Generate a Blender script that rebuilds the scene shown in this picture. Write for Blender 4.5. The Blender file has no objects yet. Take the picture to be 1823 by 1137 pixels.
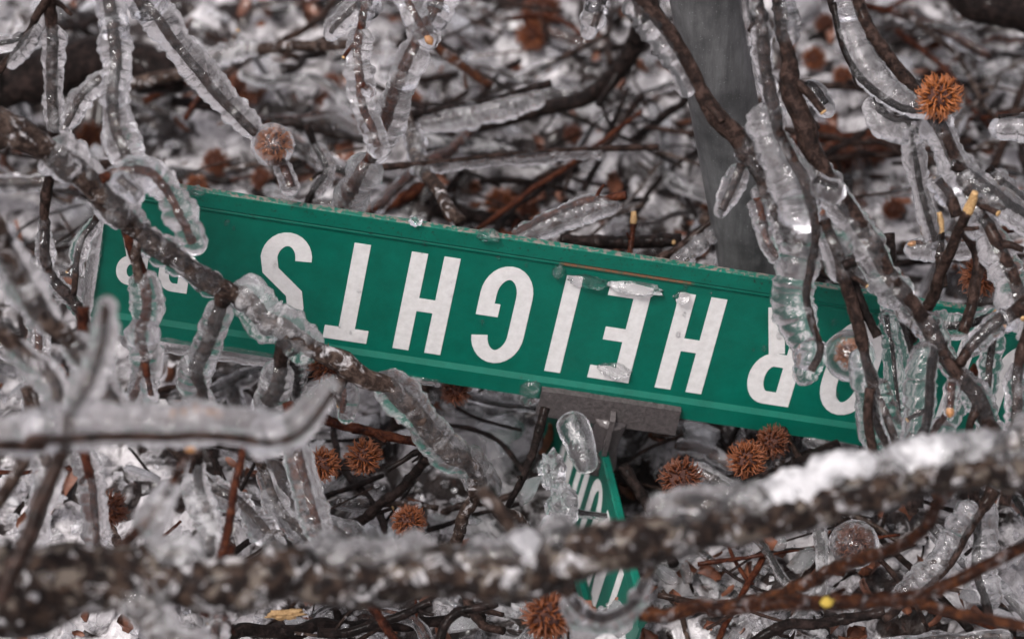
import bpy, math, random
import numpy as np
from mathutils import Vector, Matrix, Quaternion

S = bpy.context.scene
R = math.radians
random.seed(7)
RNG = np.random.default_rng(11)

# ------------------------------------------------------------------ camera
PITCH = R(42.0)
CAM_H = 1.95
FPX = 6000.0                      # focal length in photograph pixels (1823 wide)
FWD = np.array([0.0, math.cos(PITCH), -math.sin(PITCH)])
UP = np.array([0.0, math.sin(PITCH), math.cos(PITCH)])
RIGHT = np.array([1.0, 0.0, 0.0])
CAM = np.array([0.0, 0.0, CAM_H])
cd = bpy.data.cameras.new('camera')
cd.sensor_width = 36.0
cd.lens = 36.0 * FPX / 1823.0
cd.clip_start = 0.05
cd.clip_end = 200.0
cd.dof.use_dof = True
cd.dof.focus_distance = 2.565
cd.dof.aperture_fstop = 4.6
cam = bpy.data.objects.new('camera', cd)
cam.location = CAM
cam.rotation_euler = (math.pi / 2 - PITCH, 0, 0)
S.collection.objects.link(cam)
S.camera = cam

# ------------------------------------------------------------------ sky, sun, exposure
SUN_EL, SUN_AZ = R(60), R(-142)
w = bpy.data.worlds.new('World')
S.world = w
w.use_nodes = True
nt = w.node_tree
bg = nt.nodes['Background']
sky = nt.nodes.new('ShaderNodeTexSky')
sky.sky_type = 'NISHITA'
sky.sun_disc = False
sky.sun_elevation = SUN_EL
sky.sun_rotation = SUN_AZ
sky.dust_density = 4.0
sky.air_density = 1.0
hs = nt.nodes.new('ShaderNodeHueSaturation')     # overcast: the cloud cover greys the sky
hs.inputs['Saturation'].default_value = 0.14
nt.links.new(sky.outputs[0], hs.inputs['Color'])
tint = nt.nodes.new('ShaderNodeMixRGB')
tint.blend_type = 'MULTIPLY'
tint.inputs[0].default_value = 1.0
tint.inputs[2].default_value = (1.03, 0.975, 1.015, 1)
nt.links.new(hs.outputs[0], tint.inputs[1])
nt.links.new(tint.outputs[0], bg.inputs['Color'])
bg.inputs['Strength'].default_value = 0.08
sl = bpy.data.lights.new('sun', 'SUN')
sl.energy = 1.5
sl.angle = R(18)
sl.color = (1.0, 0.97, 0.93)
so = bpy.data.objects.new('sun', sl)
sd = Vector((math.sin(SUN_AZ) * math.cos(SUN_EL), math.cos(SUN_AZ) * math.cos(SUN_EL), math.sin(SUN_EL)))
so.rotation_euler = sd.to_track_quat('Z', 'Y').to_euler()
so.location = (0, 0, 6)
S.collection.objects.link(so)
S.view_settings.view_transform = 'Standard'
S.view_settings.look = 'None'
S.view_settings.exposure = 1.5
S.view_settings.gamma = 1.0
cy = S.cycles
cy.use_denoising = True
cy.max_bounces = 14
cy.transmission_bounces = 12
cy.diffuse_bounces = 2
cy.glossy_bounces = 5
cy.transparent_max_bounces = 16
cy.sample_clamp_indirect = 6.0
cy.blur_glossy = 0.8


# ------------------------------------------------------------------ helpers
def P(px, py, d):
    """photograph pixel + depth along the view axis -> world point"""
    return CAM + RIGHT * ((px - 911.5) / FPX * d) - UP * ((py - 568.5) / FPX * d) + FWD * d


def cam2world(v):
    """camera vector (right, down, depth) -> world vector"""
    return RIGHT * v[0] - UP * v[1] + FWD * v[2]


def ground_depth(py, z=0.0):
    return (CAM_H - z) / (math.sin(PITCH) + (py - 568.5) / FPX * math.cos(PITCH))


def _hash(ix, iy, iz):
    n = (ix.astype(np.int64) * 374761393 + iy.astype(np.int64) * 668265263 + iz.astype(np.int64) * 2147483647 + 1013)
    n = (n ^ (n >> 13)) * 1274126177
    n = n & 0x7fffffff
    n = (n ^ (n >> 16)) & 0xffff
    return n / 32767.5 - 1.0


def vnoise(p):
    i = np.floor(p)
    f = p - i
    u = f * f * (3 - 2 * f)
    ix, iy, iz = i[..., 0].astype(np.int64), i[..., 1].astype(np.int64), i[..., 2].astype(np.int64)
    r = 0
    for a in (0, 1):
        wx = u[..., 0] if a else 1 - u[..., 0]
        for b in (0, 1):
            wy = u[..., 1] if b else 1 - u[..., 1]
            for c in (0, 1):
                wz = u[..., 2] if c else 1 - u[..., 2]
                r = r + wx * wy * wz * _hash(ix + a, iy + b, iz + c)
    return r


def fbm(p, o=3):
    r, a = 0, 1.0
    for k in range(o):
        r = r + a * vnoise(p * (2.03 ** k) + 17.3 * k)
        a *= 0.5
    return r / 1.75


def mesh_from(name, V, F, mat=None, smooth=True):
    me = bpy.data.meshes.new(name)
    me.from_pydata(np.asarray(V).tolist(), [], F if isinstance(F, list) else F.tolist())
    if smooth:
        me.polygons.foreach_set('use_smooth', [True] * len(me.polygons))
    if mat:
        me.materials.append(mat)
    me.update()
    return me


def link(name, me, parent=None, loc=None):
    o = bpy.data.objects.new(name, me)
    S.collection.objects.link(o)
    if parent is not None:
        o.parent = parent
    if loc is not None:
        o.location = loc
    return o


def thing(name, label, cat, loc=(0, 0, 0), group=None):
    o = bpy.data.objects.new(name, None)
    o.empty_display_size = 0.02
    o.location = loc
    S.collection.objects.link(o)
    o['label'] = label
    o['category'] = cat
    if group:
        o['group'] = group
    return o


def tag(o, label, cat, group=None):
    o['label'] = label
    o['category'] = cat
    if group:
        o['group'] = group
    return o


def dup(root, label=None, group=None):
    r = root.copy()
    S.collection.objects.link(r)
    if label:
        r['label'] = label
    if group:
        r['group'] = group
    for ch in root.children:
        c = ch.copy()
        S.collection.objects.link(c)
        c.parent = r
    return r


def resample(pts, vals, step):
    """Catmull-Rom through pts; vals (N,k) interpolated the same way; even arc-length step"""
    pts = np.asarray(pts, float)
    vals = np.asarray(vals, float)
    A = np.concatenate([pts, vals], 1)
    n = len(A)
    if n == 2:
        dense = A[0] + (A[1] - A[0]) * np.linspace(0, 1, 24)[:, None]
    else:
        E = np.vstack([2 * A[0] - A[1], A, 2 * A[-1] - A[-2]])
        out = []
        t = np.linspace(0, 1, 16, endpoint=False)[:, None]
        for i in range(n - 1):
            p0, p1, p2, p3 = E[i], E[i + 1], E[i + 2], E[i + 3]
            out.append(0.5 * (2 * p1 + (p2 - p0) * t + (2 * p0 - 5 * p1 + 4 * p2 - p3) * t ** 2 + (3 * p1 - p0 - 3 * p2 + p3) * t ** 3))
        out.append(A[-1:])
        dense = np.vstack(out)
    seg = np.linalg.norm(np.diff(dense[:, :3], axis=0), axis=1)
    s = np.concatenate([[0], np.cumsum(seg)])
    m = max(4, int(round(s[-1] / step)) + 1)
    q = np.linspace(0, s[-1], m)
    D = np.stack([np.interp(q, s, dense[:, k]) for k in range(dense.shape[1])], 1)
    return D[:, :3], D[:, 3:], q


def tube(C, r, seg=10, lump=None, round_ends=False, squash=None):
    """ring tube round centreline C (M,3) with radius r (M,). lump(points)->radial factor"""
    M = len(C)
    T = np.gradient(C, axis=0)
    T /= np.linalg.norm(T, axis=1)[:, None] + 1e-12
    n0 = np.cross(T[0], [0.31, 0.52, 0.79])
    n0 /= np.linalg.norm(n0)
    N = [n0]
    for i in range(1, M):
        v = N[-1] - T[i] * np.dot(N[-1], T[i])
        N.append(v / (np.linalg.norm(v) + 1e-12))
    N = np.array(N)
    Bn = np.cross(T, N)
    rr = r.copy()
    if round_ends:
        s = np.concatenate([[0], np.cumsum(np.linalg.norm(np.diff(C, axis=0), axis=1))])
        for e, dist in ((0, s), (1, s[-1] - s)):
            r0 = max(1e-5, r[0] if e == 0 else r[-1])
            x = np.clip(dist / r0, 0, 1)
            rr = rr * np.sqrt(np.clip(1 - (1 - x) ** 2, 0.02, 1))
    a = np.linspace(0, 2 * math.pi, seg, endpoint=False)
    ca, sa = np.cos(a), np.sin(a)
    dirs = N[:, None, :] * ca[None, :, None] + Bn[:, None, :] * sa[None, :, None]
    V = C[:, None, :] + dirs * rr[:, None, None]
    if lump is not None:
        k = lump(V)
        V = C[:, None, :] + dirs * (rr[:, None] * k)[..., None]
    if squash is not None:                      # (direction, factor): stretch the section along a direction
        dv, fac = squash
        off = V - C[:, None, :]
        V = V + (off @ dv)[..., None] * dv * (fac - 1)
    V = V.reshape(-1, 3)
    i = np.arange(M - 1)[:, None] * seg
    j = np.arange(seg)[None, :]
    jn = (j + 1) % seg
    F = np.stack([i + j, i + jn, i + seg + jn, i + seg + j], -1).reshape(-1, 4).tolist()
    V = np.vstack([V, C[:1], C[-1:]])
    a0, a1 = M * seg, M * seg + 1
    F += [[a0, (k + 1) % seg, k] for k in range(seg)]
    b = (M - 1) * seg
    F += [[a1, b + k, b + (k + 1) % seg] for k in range(seg)]
    return V, F


def join(parts):
    V, F, o = [], [], 0
    for v, f in parts:
        v = np.asarray(v)
        V.append(v)
        F += [[i + o for i in q] for q in f]
        o += len(v)
    return np.vstack(V), F


def boxvf(c, ax, ay, az, bev=0.0):
    """box with centre c and half-axis vectors"""
    c = np.asarray(c, float)
    ax, ay, az = map(lambda q: np.asarray(q, float), (ax, ay, az))
    V = [c + sx * ax + sy * ay + sz * az for sz in (-1, 1) for sy in (-1, 1) for sx in (-1, 1)]
    F = [[0, 2, 3, 1], [4, 5, 7, 6], [0, 1, 5, 4], [2, 6, 7, 3], [0, 4, 6, 2], [1, 3, 7, 5]]
    return np.array(V), F


# ------------------------------------------------------------------ materials
def new_mat(name):
    m = bpy.data.materials.new(name)
    m.use_nodes = True
    t = m.node_tree
    t.nodes.clear()
    out = t.nodes.new('ShaderNodeOutputMaterial')
    return m, t, out


def N_(t, kind, **kw):
    n = t.nodes.new('ShaderNode' + kind)
    for k, v in kw.items():
        if k in n.inputs:
            n.inputs[k].default_value = v
        else:
            setattr(n, k, v)
    return n


def coords(t, per_object=True):
    tc = N_(t, 'TexCoord')
    if not per_object:
        return tc.outputs['Object']
    oi = N_(t, 'ObjectInfo')
    mul = N_(t, 'Math', operation='MULTIPLY')
    mul.inputs[1].default_value = 37.0
    t.links.new(oi.outputs['Random'], mul.inputs[0])
    add = N_(t, 'VectorMath', operation='ADD')
    t.links.new(tc.outputs['Object'], add.inputs[0])
    t.links.new(mul.outputs[0], add.inputs[1])
    return add.outputs[0]


def noise(t, co, scale, detail=4, rough=0.6, dist=0.0):
    n = N_(t, 'TexNoise', Scale=scale, Detail=detail, Roughness=rough, Distortion=dist)
    t.links.new(co, n.inputs['Vector'])
    return n.outputs['Fac']


def ramp(t, fac, stops, interp='LINEAR'):
    r = N_(t, 'ValToRGB')
    r.color_ramp.interpolation = interp
    el = r.color_ramp.elements
    while len(el) < len(stops):
        el.new(0.5)
    for e, (p, c) in zip(el, stops):
        e.position = p
        e.color = (*c, 1) if not np.isscalar(c) else (c, c, c, 1)
    t.links.new(fac, r.inputs['Fac'])
    return r.outputs['Color']


def mixc(t, fac, a, b, mode='MIX'):
    m = N_(t, 'MixRGB', blend_type=mode)
    for i, v in ((0, fac), (1, a), (2, b)):
        if isinstance(v, (int, float)):
            m.inputs[i].default_value = v
        elif isinstance(v, tuple):
            m.inputs[i].default_value = (*v, 1)
        else:
            t.links.new(v, m.inputs[i])
    return m.outputs[0]


def bump(t, h, strength, dist):
    b = N_(t, 'Bump', Strength=strength, Distance=dist)
    t.links.new(h, b.inputs['Height'])
    return b.outputs['Normal']


def ice_mat(name, clear=0.72, tone=(0.93, 0.925, 0.94), rough=0.09, fscale=70, frost_lo=0.42, frost_hi=0.62, frost_max=0.75, milkc=(0.84, 0.83, 0.84), speck=0.42):
    m, t, out = new_mat(name)
    co = coords(t)
    n1 = noise(t, co, fscale, 5, 0.62, 0.4)
    n2 = noise(t, co, fscale * 3.7, 3, 0.6)
    n3 = noise(t, co, 24, 3, 0.5)
    g = N_(t, 'BsdfPrincipled', IOR=1.31, Roughness=rough)
    g.inputs['Base Color'].default_value = (*tone, 1)
    g.inputs['Transmission Weight'].default_value = 1.0
    rr = ramp(t, n3, [(0.35, rough * 0.35), (0.7, rough * 2.2)])
    t.links.new(rr, g.inputs['Roughness'])
    nb = bump(t, mixc(t, 0.45, n3, n2), 0.5, 0.0035)
    t.links.new(nb, g.inputs['Normal'])
    # air bubbles and rime make the ice milky in patches
    d = N_(t, 'BsdfPrincipled', Roughness=0.35, IOR=1.31)
    d.inputs['Base Color'].default_value = (*milkc, 1)
    t.links.new(nb, d.inputs['Normal'])
    tr = N_(t, 'BsdfTranslucent')
    tr.inputs['Color'].default_value = (*milkc, 1)
    milk = N_(t, 'MixShader', Fac=0.5)
    t.links.new(d.outputs[0], milk.inputs[1])
    t.links.new(tr.outputs[0], milk.inputs[2])
    f = ramp(t, n1, [(frost_lo, 1 - clear), (frost_hi, frost_max)])
    sp = ramp(t, noise(t, co, 420, 3, 0.7, 0.3), [(0.61, 0.0), (0.72, speck)])
    f = mixc(t, 1.0, f, sp, 'LIGHTEN')
    mx = N_(t, 'MixShader')
    t.links.new(f, mx.inputs[0])
    t.links.new(g.outputs[0], mx.inputs[1])
    t.links.new(milk.outputs[0], mx.inputs[2])
    t.links.new(mx.outputs[0], out.inputs['Surface'])
    return m


def bark_mat(name, c0, c1, c2, rime=0.0, scale=1.0, lichen=None, rough=0.55):
    c0, c1, c2 = [tuple(x * 0.66 for x in c) for c in (c0, c1, c2)]
    m, t, out = new_mat(name)
    co = coords(t)
    n1 = noise(t, co, 130 * scale, 5, 0.65, 0.3)
    n2 = noise(t, co, 520 * scale, 4, 0.7)
    n3 = noise(t, co, 85 * scale, 4, 0.6)
    col = ramp(t, n1, [(0.36, c0), (0.5, c1), (0.64, c2)])
    col = mixc(t, ramp(t, n2, [(0.45, 0.0), (0.8, 0.45)]), col, tuple(min(1, x * 2.0 + 0.01) for x in c1))
    if lichen:
        col = mixc(t, ramp(t, n3, [(0.55, 0.0), (0.62, 0.8)]), col, lichen)
    if rime:
        col = mixc(t, ramp(t, noise(t, co, 90 * scale, 5, 0.7, 0.6), [(0.56, 0.0), (0.68, rime)]), col, (0.72, 0.70, 0.71))
    b = N_(t, 'BsdfPrincipled', Roughness=rough)
    b.inputs['Specular IOR Level'].default_value = 0.07
    b.inputs['Coat Weight'].default_value = 0.14       # wet, glazed bark
    b.inputs['Coat Roughness'].default_value = 0.12
    b.inputs['Coat IOR'].default_value = 1.31
    t.links.new(col, b.inputs['Base Color'])
    t.links.new(bump(t, mixc(t, 0.55, n1, n2), 1.0, 0.004), b.inputs['Normal'])
    t.links.new(b.outputs[0], out.inputs['Surface'])
    return m


def plain_mat(name, c0, c1, rough=0.6, scale=200, bumpd=0.0008, metallic=0.0, coat=0.0):
    m, t, out = new_mat(name)
    co = coords(t)
    n1 = noise(t, co, scale, 5, 0.65)
    b = N_(t, 'BsdfPrincipled', Roughness=rough, Metallic=metallic)
    b.inputs['Coat Weight'].default_value = coat
    t.links.new(ramp(t, n1, [(0.3, c0), (0.7, c1)]), b.inputs['Base Color'])
    t.links.new(bump(t, n1, 0.6, bumpd), b.inputs['Normal'])
    t.links.new(b.outputs[0], out.inputs['Surface'])
    return m


M = {}
M['ice'] = ice_mat('ice', 0.965, rough=0.03, frost_lo=0.54, frost_hi=0.72, frost_max=0.42, speck=0.30)
M['ice_clear'] = ice_mat('ice_clear', 0.985, rough=0.02, frost_lo=0.57, frost_hi=0.74, frost_max=0.35, speck=0.25)
M['ice_milky'] = ice_mat('ice_milky', 0.91, rough=0.07, fscale=55, frost_lo=0.48, frost_hi=0.68, frost_max=0.62)
M['ice_snowy'] = ice_mat('ice_snowy', 0.3, rough=0.2, fscale=80, frost_lo=0.35, frost_hi=0.55, frost_max=0.95, milkc=(0.72, 0.71, 0.72))
M['brown'] = bark_mat('bark_brown', (0.007, 0.0042, 0.0035), (0.026, 0.0145, 0.011), (0.075, 0.045, 0.036))
M['grey'] = bark_mat('bark_grey', (0.010, 0.006, 0.005), (0.042, 0.026, 0.020), (0.13, 0.092, 0.074), rime=0.6)
M['red'] = bark_mat('bark_red', (0.016, 0.004, 0.002), (0.056, 0.014, 0.006), (0.12, 0.037, 0.016))
M['orange'] = bark_mat('bark_orange', (0.012, 0.005, 0.003), (0.045, 0.015, 0.007), (0.13, 0.045, 0.016), rime=0.25)
M['dark'] = bark_mat('bark_dark', (0.004, 0.0025, 0.002), (0.010, 0.006, 0.005), (0.034, 0.021, 0.018))
M['log'] = bark_mat('bark_log', (0.003, 0.0018, 0.0014), (0.014, 0.0085, 0.0068), (0.07, 0.044, 0.031), rime=0.75, scale=0.8, lichen=(0.125, 0.103, 0.085))
M['wood'] = plain_mat('split_wood', (0.20, 0.11, 0.04), (0.45, 0.29, 0.13), 0.6, 600, 0.001)
M['bud'] = plain_mat('bud_scales', (0.28, 0.10, 0.02), (0.45, 0.22, 0.06), 0.45, 500, 0.001, coat=0.5)
M['seed_core'] = plain_mat('seed_core', (0.025, 0.006, 0.003), (0.06, 0.014, 0.006), 0.7, 400, 0.001)
M['spike'] = plain_mat('seed_spikes', (0.05, 0.011, 0.003), (0.14, 0.036, 0.008), 0.5, 260, 0.0005, coat=0.08)
M['spike_mid'] = plain_mat('seed_spikes_rust', (0.08, 0.018, 0.004), (0.21, 0.058, 0.012), 0.5, 260, 0.0005, coat=0.08)
M['spike_bright'] = plain_mat('seed_spikes_bright', (0.15, 0.036, 0.007), (0.36, 0.115, 0.026), 0.45, 260, 0.0005, coat=0.08)
M['yellow'] = plain_mat('yellow_scar', (0.42, 0.28, 0.03), (0.62, 0.46, 0.08), 0.6, 400, 0.001)
M['leaf'] = plain_mat('dead_leaf', (0.05, 0.016, 0.008), (0.15, 0.05, 0.022), 0.6, 120, 0.001, coat=0.3)


def steel_mat():
    m, t, out = new_mat('galvanised_steel')
    co = coords(t, False)
    mp = N_(t, 'Mapping')
    mp.inputs['Scale'].default_value = (1, 1, 0.12)
    t.links.new(co, mp.inputs['Vector'])
    n1 = noise(t, mp.outputs[0], 160, 5, 0.7)
    n2 = noise(t, co, 28, 4, 0.6)
    n3 = noise(t, co, 700, 2, 0.7)
    col = ramp(t, n1, [(0.3, (0.055, 0.055, 0.056)), (0.7, (0.135, 0.135, 0.137))])
    col = mixc(t, ramp(t, n2, [(0.42, 0.0), (0.66, 0.75)]), col, (0.026, 0.026, 0.027))
    col = mixc(t, ramp(t, n3, [(0.66, 0.0), (0.74, 0.6)]), col, (0.4, 0.41, 0.42))
    b = N_(t, 'BsdfPrincipled', Roughness=0.55, Metallic=0.1)
    t.links.new(col, b.inputs['Base Color'])
    t.links.new(bump(t, n1, 0.4, 0.0006), b.inputs['Normal'])
    t.links.new(b.outputs[0], out.inputs['Surface'])
    return m


M['steel'] = steel_mat()
M['cast'] = plain_mat('cast_metal', (0.03, 0.0255, 0.025), (0.078, 0.066, 0.065), 0.55, 350, 0.0015, metallic=0.3, coat=0.3)


def green_mat(wear=1.0):
    """reflective green sheeting; local X along the blade, local Y across it (0 = rim with the wear)"""
    m, t, out = new_mat('green_sheeting' if wear else 'green_sheeting_clean')
    tc = N_(t, 'TexCoord')
    co = tc.outputs['Object']
    sep = N_(t, 'SeparateXYZ')
    t.links.new(co, sep.inputs[0])
    n1 = noise(t, co, 38, 6, 0.7)
    n2 = noise(t, co, 900, 3, 0.6)
    n3 = noise(t, co, 330, 4, 0.7)
    col = ramp(t, n1, [(0.3, (0.0, 0.060, 0.040)), (0.7, (0.0, 0.092, 0.063))])
    col = mixc(t, ramp(t, n2, [(0.3, 0.0), (0.8, 0.25)]), col, (0.0, 0.11, 0.07))

    def band(sock, lo, hi, soft):
        a = N_(t, 'MapRange', interpolation_type='SMOOTHSTEP')
        a.inputs[1].default_value = lo - soft
        a.inputs[2].default_value = lo + soft
        t.links.new(sock, a.inputs[0])
        b_ = N_(t, 'MapRange', interpolation_type='SMOOTHSTEP')
        b_.inputs[1].default_value = hi + soft
        b_.inputs[2].default_value = hi - soft
        t.links.new(sock, b_.inputs[0])
        mu = N_(t, 'Math', operation='MULTIPLY')
        t.links.new(a.outputs[0], mu.inputs[0])
        t.links.new(b_.outputs[0], mu.inputs[1])
        return mu.outputs[0]

    def mul(a, b_):
        mu = N_(t, 'Math', operation='MULTIPLY')
        t.links.new(a, mu.inputs[0])
        t.links.new(b_, mu.inputs[1])
        return mu.outputs[0]
    # grime specks, densest near the worn rim
    grime = ramp(t, n3, [(0.57, 0.0), (0.68, 1.0)])
    rim = band(sep.outputs['Y'], -0.01, 0.012, 0.008)
    col = mixc(t, mul(grime, rim), col, (0.012, 0.022, 0.015))
    sp = ramp(t, noise(t, co, 240, 3, 0.6), [(0.68, 0.0), (0.76, 0.7)])
    col = mixc(t, sp, col, (0.008, 0.05, 0.033))
    # bare chipped rim
    chip = ramp(t, noise(t, co, 210, 4, 0.7), [(0.48, 0.0), (0.55, wear)])
    col = mixc(t, mul(chip, band(sep.outputs['Y'], -0.01, 0.0005, 0.0003)), col, (0.13, 0.11, 0.095))
    # rust line left by an older clamp
    rust = ramp(t, noise(t, co, 480, 4, 0.75), [(0.30, 0.0), (0.55, wear)])
    col = mixc(t, mul(rust, mul(band(sep.outputs['X'], -0.168, -0.066, 0.003), band(sep.outputs['Y'], 0.0145, 0.0175, 0.0014))), col, (0.14, 0.055, 0.028))
    b = N_(t, 'BsdfPrincipled', Roughness=0.38)
    b.inputs['Specular IOR Level'].default_value = 0.25
    t.links.new(col, b.inputs['Base Color'])
    t.links.new(bump(t, mixc(t, 0.6, n2, n1), 0.35, 0.0009), b.inputs['Normal'])
    t.links.new(b.outputs[0], out.inputs['Surface'])
    return m


M['green'] = green_mat()
M['green_clean'] = green_mat(0.0)
M['letter'] = plain_mat('letter_sheeting', (0.44, 0.428, 0.42), (0.54, 0.53, 0.522), 0.5, 170, 0.0006)


def ground_mat():
    m, t, out = new_mat('frozen_litter')
    co = coords(t, False)
    n1 = noise(t, co, 17, 6, 0.62, 1.2)
    n2 = noise(t, co, 70, 5, 0.7, 0.5)
    n3 = noise(t, co, 7, 3, 0.5)
    ice = ramp(t, n2, [(0.3, (0.24, 0.225, 0.23)), (0.7, (0.55, 0.53, 0.54))])
    dirt = ramp(t, n2, [(0.3, (0.005, 0.003, 0.0026)), (0.6, (0.018, 0.011, 0.009)), (0.78, (0.06, 0.018, 0.009))])
    col = mixc(t, ramp(t, n1, [(0.46, 0.0), (0.55, 1.0)]), dirt, ice)
    b = N_(t, 'BsdfPrincipled', Roughness=0.42, IOR=1.31)
    t.links.new(col, b.inputs['Base Color'])
    b.inputs['Coat Weight'].default_value = 0.3
    b.inputs['Coat Roughness'].default_value = 0.2
    t.links.new(bump(t, mixc(t, 0.5, n1, n2), 1.0, 0.012), b.inputs['Normal'])
    t.links.new(b.outputs[0], out.inputs['Surface'])
    return m


M['ground'] = ground_mat()

# ------------------------------------------------------------------ ground
gy0 = 2.3
axx = np.concatenate([-np.geomspace(40, 0.62, 26), np.linspace(-0.6, 0.6, 230), np.geomspace(0.62, 40, 26)])
ayy = np.concatenate([gy0 - np.geomspace(40, 0.72, 26), np.linspace(gy0 - 0.7, gy0 + 0.7, 270), gy0 + np.geomspace(0.72, 40, 26)])
GX, GY = np.meshgrid(axx, ayy)


PIT = P(1020, 900, 2.76)


def ground_z(x, y):
    p = np.stack([np.asarray(x, float) * 9, np.asarray(y, float) * 9, np.zeros_like(np.asarray(x, float))], -1)
    z = 0.030 * fbm(p, 4) + 0.018 * np.abs(vnoise(p * 2.7 + 5)) - 0.012 * np.abs(vnoise(p * 6.5 + 9)) + 0.006 * vnoise(p * 13)
    fade = np.clip(1.5 - np.hypot(np.asarray(x, float), np.asarray(y, float) - gy0) * 0.05, 0.3, 1)
    # the hollow the crossing blade stands in
    pit = np.exp(-((np.asarray(x, float) - PIT[0]) ** 2 + (np.asarray(y, float) - PIT[1]) ** 2) / 0.10 ** 2)
    return z * fade * (1 - pit) - 0.10 * pit


GZ = ground_z(GX, GY)
nx, ny = len(axx), len(ayy)
idx = np.arange(nx * ny).reshape(ny, nx)
F = np.stack([idx[:-1, :-1], idx[:-1, 1:], idx[1:, 1:], idx[1:, :-1]], -1).reshape(-1, 4)
g = link('ground', mesh_from('ground', np.stack([GX, GY, GZ], -1).reshape(-1, 3), F, M['ground']))
g['kind'] = 'structure'


def ground_point(px, py, lift=0.0):
    d = ground_depth(py)
    for _ in range(3):
        q = P(px, py, d)
        d = ground_depth(py, float(ground_z(q[0], q[1])) + lift)
    return P(px, py, d), d


# ------------------------------------------------------------------ the fallen street sign
Hc = np.array([-0.178, 0.772, 0.610]); Hc /= np.linalg.norm(Hc)
Uc = np.array([0.984, 0.149, 0.0988]); Uc -= Hc * np.dot(Uc, Hc); Uc /= np.linalg.norm(Uc)
U, H = cam2world(Uc), cam2world(Hc)          # along the blade (image right), across it (image down)
NRM = np.cross(H, U)
if np.dot(NRM, FWD) > 0:
    NRM = -NRM                                # towards the camera
O = P(855, 412.5, 2.56)                       # a point on the upper rim
BH = 0.150


def on_blade(px, py, off=0.0):
    """photograph pixel -> (u, w) on the blade face"""
    r = P(px, py, 1.0) - CAM
    k = np.dot(O + NRM * off - CAM, NRM) / np.dot(r, NRM)
    q = CAM + r * k - O
    return float(np.dot(q, U)), float(np.dot(q, H))


# local frame of a blade: X = along, Y = across, Z = face normal
def frame(o, x, y, z):
    m = Matrix.Identity(4)
    for i, v in enumerate((x, y, z, o)):
        for k in range(3):
            m[k][i] = v[k]
    return m


street_sign = thing('street_sign', 'green street name sign lying upside down, white letters, crossing blade clamped below', 'street sign')
street_sign.matrix_world = Matrix.Translation(Vector(O + H * BH))
base_inv = Matrix.Translation(-Vector(O + H * BH))


def blade_profile(h, t):
    """section (y, z) of an extruded blade with thick rims, front then back"""
    rim = 0.0165
    f = [(0.0, t), (0.0008, t + 0.0012), (rim - 0.003, t + 0.0014), (rim - 0.0022, t - 0.0002), (rim - 0.001, t - 0.0002), (rim - 0.0004, t + 0.0006), (rim + 0.0012, t + 0.0004), (rim + 0.0030, t - 0.0012),
         (h - rim - 0.0045, t - 0.0012), (h - rim - 0.0005, t + 0.0018), (h - 0.001, t + 0.0010), (h, t)]
    b = [(y, -z) for y, z in reversed(f)]
    return f + b


def make_blade(name, x0, x1, h, t, parent, mw, nseg=90, mat='green'):
    prof = blade_profile(h, t)
    n = len(prof)
    xs = np.linspace(x0, x1, nseg)
    V = []
    for x in xs:
        for (y, z) in prof:
            dy = 0.0
            if y in (0.0,):
                dy = 0.0005 * fbm(np.array([x * 260, z * 100, 1.0]), 3)
            V.append((x, y + dy, z))
    F = []
    for i in range(nseg - 1):
        for j in range(n):
            k = (j + 1) % n
            F.append([i * n + j, i * n + k, (i + 1) * n + k, (i + 1) * n + j])
    F.append(list(range(n)))
    F.append([(nseg - 1) * n + j for j in reversed(range(n))])
    o = link(name, mesh_from(name, V, F, M[mat], smooth=False), parent)
    o.matrix_local = base_inv @ mw
    return o


def arc(cx, cy, rx, ry, a0, a1, n=14):
    return [(cx + rx * math.cos(R(a0 + (a1 - a0) * i / n)), cy + ry * math.sin(R(a0 + (a1 - a0) * i / n))) for i in range(n + 1)]


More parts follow.
